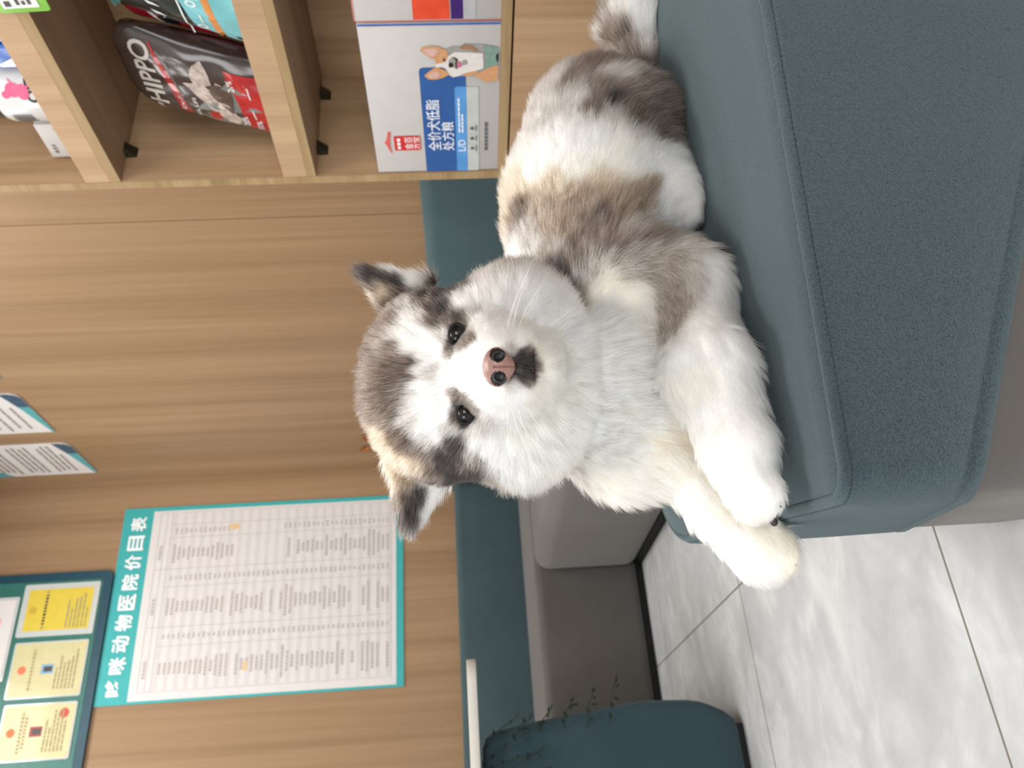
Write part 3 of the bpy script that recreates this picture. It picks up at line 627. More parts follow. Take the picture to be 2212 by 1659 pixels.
price_tag(.884, 1.288, .05, 'green framed price tag hanging lower over the upper shelf edge')
price_tag(.886, 1.385, .02, 'green framed price tag higher up, cut by the frame edge')
PALETTE = {k: np.array(lin(v)) for k, v in dict(W=(239, 235, 229), V=(254, 244, 225), C=(243, 231, 211), K=(226, 208, 184), T=(184, 160, 134), G=(94, 82, 74), S=(150, 140, 132), B=(132, 112, 95), L=(186, 179, 172), D=(40, 34, 32), A=(72, 60, 52)).items()}
NOSE = np.array([0.2771, 0.4792, 0.5652])
MOUTH = [[0.2813, 0.4879, 0.5408], [0.2798, 0.4843, 0.5449]]
EYES = [[0.3197, 0.5046, 0.5913], [0.2693, 0.53, 0.5881]]
RT = np.array([0.8761, -0.4821, 0.0]); TW = np.array([-0.4821, -0.8761, 0.0])
# kind (0 ellipsoid, 1 capsule, 2 flat triangle), numbers, blend, region, hair flow, hair length, hair lift
PRIMS = [
    (1, [0.3482, 0.6302, 0.4868, 0.3471, 0.6161, 0.44, 0.062, 0.062], 0.03, 'chest', [-0.1446, -0.2628, -1.0], 0.016, 0.54),
    (0, [0.3076, 0.61, 0.4513, 0.073, 0.06, 0.05, 0.0], 0.03, 'chest', [-0.1928, -0.3505, -1.0], 0.016, 0.54),
    (1, [0.4297, 0.6291, 0.4587, 0.5484, 0.6316, 0.4464, 0.078, 0.081], 0.03, 'ribs', [0.8993, -0.0004, -0.3866], 0.016, 0.5),
    (1, [0.5484, 0.6316, 0.4464, 0.6516, 0.6367, 0.4325, 0.081, 0.07], 0.03, 'ribs', [0.8993, -0.0004, -0.3866], 0.016, 0.5),
    (0, [0.4025, 0.5848, 0.4292, 0.052, 0.056, 0.05, 0.0], 0.025, 'shoulder', [0.4996, -0.0002, -0.7203], 0.018, 0.4),
    (0, [0.6171, 0.6036, 0.4228, 0.05, 0.068, 0.05, 0.0], 0.025, 'thigh', [0.1998, -0.0001, -1.0081], 0.022, 0.42),
    (1, [0.5638, 0.5914, 0.4021, 0.5179, 0.5835, 0.3862, 0.03, 0.024], 0.02, 'hind', [-0.5257, 0.2892, -0.8], 0.013, 0.35),
    (0, [0.5027, 0.5824, 0.382, 0.024, 0.0175, 0.022, 0.0], 0.012, 'hind', [-0.8937, 0.0352, 0.0], 0.01, 0.35),
    (0, [0.4887, 0.5793, 0.3747, 0.011, 0.0095, 0.012, 0.0], 0.006, 'hind', [-0.8937, 0.0352, 0.0], 0.008, 0.3),
    (0, [0.4987, 0.5759, 0.372, 0.011, 0.0095, 0.012, 0.0], 0.006, 'hind', [-0.8937, 0.0352, 0.0], 0.008, 0.3),
    (1, [0.739, 0.6296, 0.3657, 0.7881, 0.6148, 0.3758, 0.022, 0.028], 0.02, 'tail', [0.9391, -0.2843, 0.1928], 0.021, 0.42),
    (1, [0.7881, 0.6148, 0.3758, 0.8559, 0.5938, 0.3642, 0.029, 0.026], 0.02, 'tail', [0.943, -0.2917, -0.1604], 0.021, 0.42),
    (1, [0.3938, 0.5724, 0.4279, 0.3882, 0.5542, 0.4025, 0.042, 0.031], 0.025, 'nearleg', [-0.6133, 0.3375, -0.6], 0.014, 0.34),
    (1, [0.3765, 0.5527, 0.4033, 0.2982, 0.5342, 0.4053, 0.031, 0.03], 0.025, 'nearleg', [-0.9728, -0.2301, 0.0251], 0.013, 0.32),
    (1, [0.2956, 0.5298, 0.4037, 0.2332, 0.5271, 0.3971, 0.031, 0.023], 0.015, 'nearleg', [-0.9935, -0.0433, -0.1057], 0.013, 0.32),
    (1, [0.2332, 0.5271, 0.3971, 0.2029, 0.5264, 0.3943, 0.023, 0.019], 0.01, 'nearleg', [-0.9956, -0.0222, -0.0908], 0.0085, 0.32),
    (1, [0.2795, 0.6063, 0.4221, 0.2206, 0.6021, 0.39, 0.034, 0.026], 0.025, 'farleg', [-0.8761, -0.0624, -0.478], 0.014, 0.34),
    (1, [0.2206, 0.6021, 0.39, 0.1807, 0.5998, 0.3699, 0.026, 0.025], 0.015, 'farleg', [-0.8918, -0.0515, -0.4494], 0.01, 0.32),
    (0, [0.1912, 0.5209, 0.3872, 0.0105, 0.0095, 0.0105, 0.0], 0.008, 'nearleg', [-0.8761, 0.4821, -0.0], 0.006, 0.3),
    (0, [0.1897, 0.5288, 0.39, 0.0105, 0.0095, 0.0105, 0.0], 0.008, 'nearleg', [-0.8761, 0.4821, -0.0], 0.006, 0.3),
    (0, [0.1917, 0.5371, 0.3936, 0.0105, 0.0095, 0.0105, 0.0], 0.008, 'nearleg', [-0.8761, 0.4821, -0.0], 0.006, 0.3),
    (0, [0.1698, 0.5901, 0.3583, 0.0125, 0.0115, 0.0125, 0.0], 0.008, 'farleg', [-0.7885, 0.4339, -0.5], 0.007, 0.3),
    (0, [0.1666, 0.6, 0.3608, 0.0125, 0.0115, 0.0125, 0.0], 0.008, 'farleg', [-0.7885, 0.4339, -0.5], 0.007, 0.3),
    (0, [0.1682, 0.6088, 0.367, 0.0125, 0.0115, 0.0125, 0.0], 0.008, 'farleg', [-0.7885, 0.4339, -0.5], 0.007, 0.3),
    (0, [0.3213, 0.5827, 0.6088, 0.073, 0.058, 0.06, 0.0], 0.02, 'head', 'radial', 0.012, 0.4),
    (0, [0.316, 0.5617, 0.5448, 0.082, 0.053, 0.05, 0.0], 0.025, 'head', 'radial', 0.017, 0.42),
    (0, [0.3105, 0.5518, 0.5723, 0.064, 0.053, 0.045, 0.0], 0.02, 'head', 'radial', 0.01, 0.36),
    (0, [0.2987, 0.5199, 0.5639, 0.037, 0.032, 0.042, 0.0], 0.012, 'muzzle', 'radial', 0.0065, 0.38),
    (0, [0.2874, 0.4986, 0.5624, 0.023, 0.021, 0.022, 0.0], 0.01, 'muzzle', 'radial', 0.005, 0.36),
    (0, [0.3037, 0.5047, 0.5487, 0.019, 0.017, 0.024, 0.0], 0.01, 'muzzle', 'radial', 0.0065, 0.36),
    (0, [0.2811, 0.5171, 0.5485, 0.019, 0.017, 0.024, 0.0], 0.01, 'muzzle', 'radial', 0.0065, 0.36),
    (0, [0.2989, 0.5244, 0.5312, 0.024, 0.014, 0.03, 0.0], 0.01, 'muzzle', 'radial', 0.007, 0.38),
    (2, [0.4098, 0.5525, 0.6607, 0.3825, 0.5686, 0.6426, 0.4061, 0.5593, 0.6132, 0.006], 0.008, 'ear', [0.4381, -0.241, 0.8], 0.012, 0.3),
    (2, [0.2315, 0.6398, 0.6361, 0.2792, 0.62, 0.6473, 0.2636, 0.6316, 0.6087, 0.006], 0.008, 'ear', [-0.7885, 0.4339, 0.2], 0.013, 0.3),
]
COAT_PTS = [
    (0.32,0.5501,0.6584,'G'), (0.3483,0.5426,0.6508,'G'), (0.3056,0.5831,0.6657,'G'), (0.279,0.5637,0.649,'G'), (0.3927,0.5624,0.6571,'G'), (0.3227,0.5287,0.6389,'G'), (0.3505,0.5588,0.6599,'A'),
    (0.3024,0.5412,0.6469,'A'), (0.2922,0.5378,0.6363,'G'), (0.3246,0.5719,0.6683,'A'), (0.2909,0.549,0.6476,'A'), (0.3501,0.533,0.6411,'G'), (0.348,0.5243,0.6281,'W'), (0.3311,0.5178,0.6209,'W'),
    (0.3176,0.513,0.6107,'W'), (0.3259,0.5218,0.6281,'W'), (0.3101,0.5165,0.6144,'W'), (0.3119,0.5106,0.6041,'W'), (0.3227,0.509,0.6037,'L'), (0.344,0.5189,0.6191,'L'), (0.3395,0.5266,0.6352,'L'),
    (0.2935,0.5273,0.622,'W'), (0.2819,0.5344,0.621,'W'), (0.2706,0.5424,0.6166,'W'), (0.2633,0.5508,0.6139,'W'), (0.2709,0.5364,0.6079,'W'), (0.2797,0.5249,0.6022,'W'), (0.2634,0.5443,0.6051,'L'),
    (0.2861,0.5345,0.626,'L'), (0.2748,0.5425,0.6233,'L'), (0.262,0.5557,0.6176,'L'), (0.3049,0.5263,0.6286,'A'), (0.3067,0.5291,0.6338,'A'), (0.3069,0.5234,0.625,'A'), (0.2984,0.5257,0.6235,'A'),
    (0.3121,0.5311,0.6391,'A'), (0.304,0.5342,0.6394,'A'), (0.3015,0.5232,0.6217,'L'), (0.2986,0.5189,0.6114,'L'), (0.2945,0.514,0.6014,'W'), (0.2901,0.5069,0.5947,'W'), (0.3401,0.5136,0.6103,'A'),
    (0.3496,0.5155,0.6081,'D'), (0.3612,0.5194,0.6021,'D'), (0.347,0.5121,0.6032,'D'), (0.3643,0.5193,0.5967,'D'), (0.3771,0.5195,0.5903,'D'), (0.3934,0.5594,0.6192,'D'), (0.4072,0.5531,0.6129,'D'),
    (0.3812,0.5295,0.5991,'D'), (0.4019,0.5549,0.6119,'D'), (0.3825,0.5117,0.5864,'G'), (0.3931,0.5581,0.6221,'G'), (0.3916,0.5581,0.63,'G'), (0.3799,0.5172,0.5937,'D'), (0.3743,0.533,0.607,'D'),
    (0.3589,0.5227,0.6139,'G'), (0.3736,0.5237,0.5905,'D'), (0.3618,0.5159,0.5942,'D'), (0.379,0.5193,0.5867,'D'), (0.3843,0.519,0.5829,'D'), (0.3843,0.5175,0.5882,'D'), (0.3809,0.5184,0.5955,'D'),
    (0.3132,0.5069,0.5972,'D'), (0.3113,0.5081,0.6,'G'), (0.275,0.5225,0.594,'D'), (0.2781,0.521,0.5962,'G'), (0.3287,0.5037,0.5916,'D'), (0.3269,0.5013,0.5866,'G'), (0.3048,0.4882,0.5834,'G'),
    (0.2699,0.5163,0.5859,'G'), (0.2661,0.5331,0.583,'G'), (0.262,0.5369,0.5899,'D'), (0.2652,0.5354,0.5947,'G'), (0.3349,0.5041,0.5914,'D'), (0.3392,0.5029,0.5862,'G'), (0.3289,0.4987,0.5805,'L'),
    (0.3389,0.5016,0.5811,'L'), (0.3579,0.5106,0.589,'W'), (0.3469,0.5042,0.5842,'W'), (0.3339,0.5053,0.5948,'G'), (0.379,0.5202,0.5717,'W'), (0.3457,0.4999,0.5587,'W'), (0.4518,0.6075,0.5323,'W'),
    (0.3608,0.5113,0.5208,'W'), (0.3534,0.5049,0.5788,'W'), (0.3334,0.5026,0.5358,'W'), (0.3913,0.5105,0.5664,'L'), (0.3884,0.5055,0.5772,'G'), (0.4964,0.6412,0.5421,'L'), (0.4605,0.5992,0.5287,'W'),
    (0.4348,0.5702,0.5099,'G'), (0.41,0.5621,0.4963,'D'), (0.3964,0.5588,0.4891,'D'), (0.383,0.5566,0.4838,'G'), (0.4202,0.5644,0.5017,'D'), (0.4488,0.5801,0.5181,'L'), (0.3923,0.5658,0.4966,'W'),
    (0.3393,0.5265,0.5021,'W'), (0.2923,0.4843,0.5826,'W'), (0.2845,0.4944,0.5882,'W'), (0.3095,0.4822,0.5709,'W'), (0.3124,0.4826,0.5547,'W'), (0.2614,0.507,0.5708,'W'), (0.2614,0.4998,0.5535,'W'),
    (0.3271,0.4963,0.5766,'W'), (0.2598,0.5191,0.5604,'W'), (0.3165,0.4885,0.5444,'C'), (0.2702,0.4955,0.5809,'W'), (0.3005,0.4768,0.5651,'W'), (0.2643,0.4925,0.5686,'W'), (0.2783,0.4816,0.5757,'W'),
    (0.2826,0.4786,0.5518,'D'), (0.2734,0.4833,0.5523,'D'), (0.2877,0.4796,0.5476,'D'), (0.2715,0.4879,0.5485,'D'), (0.2922,0.4813,0.5434,'G'), (0.2702,0.4923,0.5446,'G'), (0.2781,0.4817,0.5501,'D'),
    (0.28,0.4853,0.5448,'D'), (0.2818,0.4888,0.5407,'D'), (0.288,0.4855,0.5404,'D'), (0.2753,0.4922,0.541,'D'), (0.2838,0.4926,0.5365,'G'), (0.2941,0.49,0.5344,'C'), (0.2758,0.4981,0.5355,'C'),
    (0.2675,0.49,0.5518,'L'), (0.29,0.477,0.5526,'L'), (0.2999,0.4838,0.5395,'C'), (0.2665,0.4991,0.5413,'C'), (0.2955,0.4792,0.5464,'W'), (0.2659,0.4942,0.548,'W'), (0.2849,0.4971,0.5286,'C'),
    (0.3003,0.5252,0.5108,'C'), (0.3149,0.5099,0.5206,'C'), (0.3092,0.4948,0.5322,'C'), (0.2696,0.5232,0.5315,'C'), (0.2736,0.5136,0.5268,'C'), (0.2973,0.5382,0.5019,'C'), (0.3263,0.5467,0.4907,'C'),
    (0.2793,0.5645,0.4975,'C'), (0.2992,0.5573,0.4889,'C'), (0.2516,0.5492,0.5781,'W'), (0.2473,0.5577,0.5705,'W'), (0.2548,0.5425,0.5494,'C'), (0.2403,0.5807,0.5489,'W'), (0.2509,0.5908,0.5174,'C'),
    (0.2443,0.5679,0.5359,'C'), (0.2442,0.5647,0.5603,'W'), (0.2354,0.6003,0.5564,'L'), (0.2349,0.5997,0.5384,'W'), (0.2513,0.6386,0.5053,'G'), (0.2566,0.6157,0.4907,'L'), (0.2317,0.5994,0.5171,'G'),
    (0.244,0.5984,0.5738,'L'), (0.2587,0.6398,0.4955,'L'), (0.2599,0.5717,0.5096,'C'), (0.2533,0.567,0.6043,'D'), (0.2514,0.594,0.5932,'D'), (0.2577,0.5493,0.5991,'D'), (0.2535,0.5561,0.5957,'D'),
    (0.2483,0.5793,0.5878,'D'), (0.2521,0.5768,0.6085,'D'), (0.2443,0.6018,0.5814,'D'), (0.2381,0.5965,0.5713,'G'), (0.2595,0.5352,0.5777,'L'), (0.2587,0.5403,0.5868,'L'), (0.262,0.542,0.5987,'L'),
    (0.2508,0.5833,0.6018,'D'), (0.249,0.5718,0.5911,'G'), (0.2365,0.602,0.5634,'G'), (0.2621,0.5326,0.5815,'L'), (0.249,0.5599,0.584,'L'), (0.2503,0.5619,0.5908,'D'), (0.2478,0.5697,0.5859,'D'),
    (0.25,0.5932,0.5807,'D'), (0.2449,0.5999,0.5774,'D'), (0.2511,0.6042,0.588,'D'), (0.2502,0.5738,0.5963,'D'), (0.2485,0.5613,0.5834,'G'), (0.2531,0.5766,0.6134,'G'), (0.2601,0.5625,0.6211,'G'),
    (0.2656,0.5661,0.6358,'A'), (0.2667,0.5809,0.6444,'T'), (0.2772,0.5718,0.6513,'T'), (0.285,0.5636,0.6532,'G'), (0.2563,0.5837,0.6299,'T'), (0.2514,0.592,0.6163,'G'), (0.2713,0.5645,0.6422,'A'),
    (0.2577,0.6224,0.6438,'T'), (0.2406,0.6296,0.6408,'G'), (0.2421,0.6304,0.6279,'D'), (0.2285,0.6354,0.6328,'D'), (0.2542,0.6269,0.62,'W'), (0.2432,0.6347,0.618,'W'), (0.2507,0.6276,0.6238,'L'),
    (0.2681,0.6179,0.6471,'T'), (0.2576,0.6229,0.6383,'T'), (0.2559,0.6272,0.6125,'W'), (0.2335,0.6323,0.6373,'D'), (0.2337,0.6402,0.6249,'W'), (0.4094,0.5468,0.663,'D'), (0.3925,0.5619,0.6608,'T'),
    (0.4064,0.5486,0.6482,'D'), (0.415,0.5505,0.644,'W'), (0.4131,0.5523,0.6328,'W'), (0.4168,0.5472,0.6662,'D'), (0.4046,0.5523,0.6212,'L'), (0.3875,0.5619,0.6532,'A'), (0.3992,0.5534,0.6375,'G'),
    (0.4063,0.5509,0.6297,'W'), (0.403,0.5568,0.666,'A'), (0.4058,0.5495,0.6408,'D'), (0.3972,0.5527,0.6542,'T'), (0.389,0.5579,0.6454,'G'), (0.3519,0.5487,0.4615,'V'), (0.3728,0.5403,0.46,'V'),
    (0.3605,0.5541,0.4747,'V'), (0.3677,0.5341,0.4431,'V'), (0.3824,0.5529,0.4798,'V'), (0.3488,0.5389,0.4414,'V'), (0.4001,0.5515,0.4817,'L'), (0.3881,0.531,0.4481,'L'), (0.3902,0.5389,0.4655,'V'),
    (0.4044,0.545,0.4743,'S'), (0.441,0.5656,0.5036,'S'), (0.4623,0.5853,0.5209,'S'), (0.4217,0.5545,0.4868,'G'), (0.3786,0.5252,0.432,'S'), (0.3522,0.5254,0.4288,'S'), (0.3337,0.5232,0.4287,'S'),
    (0.3897,0.5172,0.4096,'S'), (0.3982,0.5268,0.4362,'S'), (0.4177,0.533,0.3936,'S'), (0.4041,0.5333,0.4569,'S'), (0.396,0.5243,0.4295,'S'), (0.3706,0.5209,0.4231,'S'), (0.389,0.5167,0.4025,'L'),
    (0.3571,0.5205,0.4218,'S'), (0.3214,0.5057,0.4101,'W'), (0.3618,0.5159,0.4038,'L'), (0.3544,0.5186,0.39,'W'), (0.2959,0.4972,0.4033,'W'), (0.2988,0.5065,0.4276,'W'), (0.2606,0.502,0.3958,'W'),
    (0.2461,0.5072,0.4137,'W'), (0.2254,0.5035,0.3898,'W'), (0.1938,0.5084,0.392,'W'), (0.2111,0.5082,0.4042,'W'), (0.2682,0.5133,0.4247,'C'), (0.3797,0.5167,0.3967,'L'), (0.3765,0.5188,0.3894,'W'),
    (0.2104,0.509,0.385,'W'), (0.2735,0.5611,0.42,'C'), (0.5401,0.6248,0.5352,'T'), (0.526,0.6428,0.5356,'T'), (0.5122,0.5932,0.525,'A'), (0.5353,0.5874,0.5236,'T'), (0.4715,0.5656,0.5007,'B'),
    (0.4629,0.5511,0.4626,'G'), (0.4898,0.5537,0.4259,'B'), (0.4386,0.5415,0.4354,'S'), (0.4367,0.555,0.4851,'G'), (0.4675,0.5852,0.5204,'S'), (0.4924,0.5542,0.4791,'B'), (0.5017,0.5695,0.506,'B'),
    (0.4879,0.5501,0.4596,'B'), (0.4202,0.5359,0.4544,'G'), (0.5106,0.5615,0.4974,'T'), (0.4999,0.5486,0.4584,'T'), (0.5668,0.6214,0.5335,'T'), (0.4573,0.5659,0.4038,'L'), (0.4208,0.5322,0.4241,'G'),
    (0.4568,0.5607,0.4944,'B'), (0.4676,0.5517,0.4416,'B'), (0.5016,0.5552,0.4156,'B'), (0.4403,0.5482,0.4657,'G'), (0.6656,0.6316,0.5019,'W'), (0.6175,0.6101,0.5164,'W'), (0.5508,0.5568,0.4939,'W'),
    (0.5486,0.5442,0.4614,'W'), (0.5364,0.5444,0.4334,'C'), (0.5255,0.5514,0.4127,'W'), (0.5721,0.5498,0.471,'W'), (0.5965,0.6075,0.5319,'C'), (0.5838,0.6137,0.528,'C'), (0.5418,0.5704,0.5109,'C'),
    (0.516,0.5505,0.477,'C'), (0.5134,0.5499,0.4232,'C'), (0.5378,0.5527,0.4021,'W'), (0.6811,0.6143,0.4967,'L'), (0.6032,0.5672,0.4882,'L'), (0.5717,0.5546,0.4835,'W'), (0.5256,0.5444,0.4474,'C'),
    (0.524,0.5564,0.3907,'W'), (0.5417,0.5572,0.3877,'W'), (0.5603,0.5584,0.3888,'G'), (0.6001,0.549,0.4329,'D'), (0.5776,0.5513,0.4137,'A'), (0.6146,0.5506,0.4441,'G'), (0.5767,0.5566,0.3953,'G'),
    (0.6527,0.5666,0.4605,'G'), (0.6619,0.5856,0.4812,'L'), (0.6262,0.5566,0.3967,'G'), (0.6624,0.5643,0.4365,'G'), (0.6472,0.59,0.4916,'L'), (0.6375,0.5546,0.4181,'L'), (0.5887,0.5501,0.4211,'G'),
    (0.589,0.5494,0.4518,'G'), (0.6055,0.561,0.3855,'G'), (0.6131,0.5499,0.4222,'G'), (0.6087,0.5558,0.4664,'L'), (0.5719,0.558,0.3914,'G'), (0.5807,0.5477,0.44,'L'), (0.5582,0.5497,0.4124,'L'),
    (0.4878,0.5653,0.3864,'W'), (0.4926,0.5641,0.3985,'W'), (0.4807,0.5701,0.3739,'W'), (0.4955,0.5623,0.3731,'W'), (0.5089,0.5589,0.3757,'W'), (0.7723,0.62,0.4055,'G'), (0.7802,0.6323,0.4134,'G'),
    (0.8043,0.6085,0.4083,'G'), (0.7759,0.5989,0.4028,'G'), (0.8078,0.6109,0.4181,'L'), (0.7679,0.5875,0.3751,'W'), (0.7499,0.5999,0.3705,'L'), (0.7356,0.6122,0.3806,'G'), (0.7407,0.6077,0.3602,'G'),
    (0.7626,0.6373,0.3937,'T'), (0.784,0.5822,0.3838,'W'), (0.7692,0.5939,0.3942,'G'), (0.7872,0.5872,0.3954,'L'), (0.7534,0.6052,0.3895,'G'), (0.7834,0.582,0.3686,'W'), (0.797,0.6208,0.4181,'L'),
    (0.7629,0.5956,0.359,'L'), (0.2952,0.5598,0.4638,'V'), (0.2822,0.5719,0.4819,'V'), (0.2683,0.5717,0.4476,'V'), (0.2512,0.6091,0.4809,'V'), (0.3196,0.5516,0.4654,'V'), (0.3324,0.5461,0.4499,'V'),
    (0.2921,0.5564,0.4395,'V'), (0.2431,0.6111,0.463,'V'), (0.2463,0.5927,0.4471,'V'), (0.2643,0.5853,0.4751,'V'), (0.3004,0.5601,0.4812,'V'), (0.2684,0.5826,0.5004,'V'), (0.2563,0.5739,0.4237,'K'),
    (0.2432,0.5869,0.4341,'C'), (0.2219,0.584,0.4167,'W'), (0.2039,0.5781,0.4002,'C'), (0.189,0.5195,0.4056,'C'), (0.1768,0.5843,0.39,'W'), (0.1625,0.585,0.379,'W'), (0.1665,0.5778,0.3666,'C'),
    (0.1794,0.5759,0.3607,'C'), (0.2291,0.5754,0.4067,'C'), (0.1834,0.5748,0.374,'C'), (0.2305,0.5859,0.4219,'C'), (0.2082,0.5163,0.4122,'C'), (0.3939,0.5338,0.6121,'G'), (0.3953,0.5325,0.6046,'D'),
    (0.3971,0.5311,0.5972,'D'), (0.4016,0.5276,0.5841,'D'), (0.4041,0.5255,0.573,'G'), (0.409,0.5277,0.5617,'G'), (0.2657,0.6055,0.6277,'A'), (0.2548,0.6102,0.6099,'D'), (0.2491,0.6125,0.5974,'D'),
    (0.2434,0.6147,0.5848,'D'), (0.2386,0.6164,0.5704,'G'), (0.2369,0.6221,0.5575,'G'), (0.4081,0.5305,0.5132,'G'), (0.3964,0.536,0.4997,'D'), (0.3869,0.5405,0.4901,'D'), (0.24,0.6227,0.5087,'G'),
    (0.2476,0.6176,0.496,'G'), (0.2395,0.6293,0.5176,'G'), (0.45,0.75,0.5,'G'), (0.55,0.76,0.48,'B'), (0.65,0.76,0.45,'G'), (0.72,0.74,0.42,'D'), (0.5,0.7,0.535,'G'),
    (0.6,0.7,0.52,'T'), (0.35,0.73,0.45,'W'), (0.45,0.74,0.4,'W'), (0.6,0.75,0.39,'W'), (0.36,0.68,0.6,'G'), (0.36,0.67,0.64,'G'), (0.4,0.66,0.58,'G'),
    (0.3,0.68,0.58,'G'), (0.37,0.7,0.54,'G'),
]
CLAWS = [(0.1873, 0.5182, 0.3835, -0.95, -0.2), (0.1857, 0.526, 0.3852, -0.95, -0.2), (0.188, 0.5353, 0.3884, -0.95, -0.2), (0.166, 0.5851, 0.3553, -0.9, -0.1), (0.1613, 0.5947, 0.3574, -0.9, -0.1), (0.1628, 0.6058, 0.3641, -0.9, -0.1), (0.4828, 0.579, 0.3724, -0.8, -0.5), (0.4932, 0.5753, 0.3692, -0.8, -0.5)]
PADS = [(0.1849, 0.5576, 0.3715, 0.003, 0.0034, 0.0026), (0.5151, 0.5721, 0.3672, 0.01, 0.008, 0.006), (0.4857, 0.5827, 0.3667, 0.007, 0.006, 0.004)]
HAIRS = 420000
# ---------------------------------------------------------------- puppy: one smooth surface grown from a distance field
def seg_dist(P, a, b):
    ab = b - a; t = np.clip(((P - a) @ ab) / (ab @ ab), 0, 1)
    return np.linalg.norm(P - a - t[..., None] * ab, axis=-1), t
def tri_dist(P, a, b, c):
    ba, cb, ac = b - a, c - b, a - c
    n = np.cross(ba, ac)
    pa, pb, pc = P - a, P - b, P - c
    s = np.sign(pa @ np.cross(ba, n)) + np.sign(pb @ np.cross(cb, n)) + np.sign(pc @ np.cross(ac, n))
    e = np.minimum(np.minimum(seg_dist(P, a, b)[0], seg_dist(P, b, c)[0]), seg_dist(P, c, a)[0])
    return np.where(s < 2.0, e, np.abs(pa @ n) / np.linalg.norm(n))
def prim_dist(P, pr):
    k, d = pr[0], pr[1]
    if k == 0:
        q = P - np.array(d[:3]); r = np.array([d[3], d[4], d[5]])
        L = np.stack([q @ RT, q[..., 2], q @ TW], -1)
        k0 = np.linalg.norm(L / r, axis=-1); k1 = np.linalg.norm(L / r**2, axis=-1) + 1e-9
        return k0 * (k0 - 1) / k1
    if k == 1:
        e, t = seg_dist(P, np.array(d[:3]), np.array(d[3:6]))
        return e - (d[6] + (d[7] - d[6]) * t)
    return tri_dist(P, np.array(d[:3]), np.array(d[3:6]), np.array(d[6:9])) - d[9]
def smin(a, b, k):
    h = np.clip(.5 + .5 * (b - a) / k, 0, 1)
    return b + (a - b) * h - k * h * (1 - h)
def puppy_field(P):
    D = None
    for pr in PRIMS:
        e = prim_dist(P, pr)
        D = e if D is None else smin(D, e, pr[2])
    for e in EYES:                                   # shallow sockets round the eyes
        q = np.linalg.norm(P - (np.array(e) + TW * .003), axis=-1) - .0080
        D = -smin(-D, q, .004)
    # the seat flattens what lies on it
    pe, pn = P @ OT_E, P @ OT_N
    inside = (pe > OT_E0 - .002) & (pn > OT_N0 - .002)
    D = np.where(inside, -smin(-D, P[..., 2] - (SEAT_Z + .0015), .004), D)
    return D
def surface_nets(F, org, h):
    nx, ny, nz = F.shape
    neg = F < 0
    cs = [neg[i:nx-1+i, j:ny-1+j, k:nz-1+k] for i in (0, 1) for j in (0, 1) for k in (0, 1)]
    cnt = sum(c.astype(np.int8) for c in cs)
    act = (cnt > 0) & (cnt < 8)
    I = np.argwhere(act); idx = -np.ones(act.shape, np.int64); idx[act] = np.arange(len(I))
    acc = np.zeros((len(I), 3)); num = np.zeros(len(I))
    corner = [np.array(c) for c in ((0,0,0),(1,0,0),(0,1,0),(1,1,0),(0,0,1),(1,0,1),(0,1,1),(1,1,1))]
    for a in range(8):
        for ax in range(3):
            if corner[a][ax]: continue
            b = corner[a].copy(); b[ax] = 1
            fa = F[tuple((I + corner[a]).T)]; fb = F[tuple((I + b).T)]
            m = (fa < 0) != (fb < 0)
            t = np.where(m, fa / np.where(m, fa - fb, 1), 0)
            p = corner[a] + t[:, None] * (b - corner[a])
            acc[m] += p[m]; num[m] += 1
    V = org + h * (I + acc / num[:, None])
    Q = []
    for ax in range(3):
        u, v = (ax + 1) % 3, (ax + 2) % 3
        sl = [slice(1, -1)] * 3; sl[ax] = slice(0, -1)
        lo = neg[tuple(sl)]; sl2 = list(sl); sl2[ax] = slice(1, None); hi = neg[tuple(sl2)]
        for flip in (0, 1):
            E = np.argwhere((lo != hi) & (lo if flip == 0 else hi))
            off = np.ones(3, int); off[ax] = 0
            E = E + off
            def at(du, dv):
                e = E.copy(); e[:, u] += du; e[:, v] += dv
                return idx[tuple(e.T)]
            q = np.stack([at(-1, -1), at(0, -1), at(0, 0), at(-1, 0)], 1)
            Q.append(q if flip == 0 else q[:, ::-1])
    return V, np.concatenate(Q)
def grad(P, e=.0008):
    g = np.stack([puppy_field(P + np.eye(3)[i] * e) - puppy_field(P - np.eye(3)[i] * e) for i in range(3)], -1)
    return g / (np.linalg.norm(g, axis=-1, keepdims=True) + 1e-9)
def coat_colour(P, soft=.004):
    out = np.zeros((len(P), 3)); A = np.array([COAT_PTS[i][:3] for i in range(len(COAT_PTS))])
    K = np.array([PALETTE[c[3]] for c in COAT_PTS])
    for s in range(0, len(P), 20000):
        d2 = ((P[s:s+20000, None] - A[None]) ** 2).sum(-1)
        w = 1 / (d2 + soft**2) ** 3.3
        out[s:s+20000] = (w @ K) / w.sum(1, keepdims=True)
    return out
pup = thing('puppy', 'fluffy white and grey malamute puppy lying on the teal ottoman', 'dog', (.5, .62, SEAT_Z))
h = .0040
lo = np.array([.10, .42, .325]); hi = np.array([.90, .76, .70])
shape = np.ceil((hi - lo) / h).astype(int)
gx = [lo[i] + h * np.arange(shape[i]) for i in range(3)]
GP = np.stack(np.meshgrid(*gx, indexing='ij'), -1)
Fv = np.concatenate([puppy_field(GP[i:i+20].reshape(-1, 3)).reshape(-1, shape[1], shape[2]) for i in range(0, shape[0], 20)])
V, Q = surface_nets(Fv, lo, h)
for _ in range(2): V = V - puppy_field(V)[:, None] * grad(V) * .9
NV = grad(V)
me = bpy.data.meshes.new('body'); off = np.array(world_loc(pup))
me.from_pydata([tuple(v) for v in V - off], [], [tuple(int(i) for i in q) for q in Q])
for p in me.polygons: p.use_smooth = True
ca = me.color_attributes.new('coat', 'FLOAT_COLOR', 'POINT')
skin = coat_colour(V) 
ca.data.foreach_set('color', np.concatenate([skin, np.ones((len(V), 1))], 1).astype(np.float32).ravel())
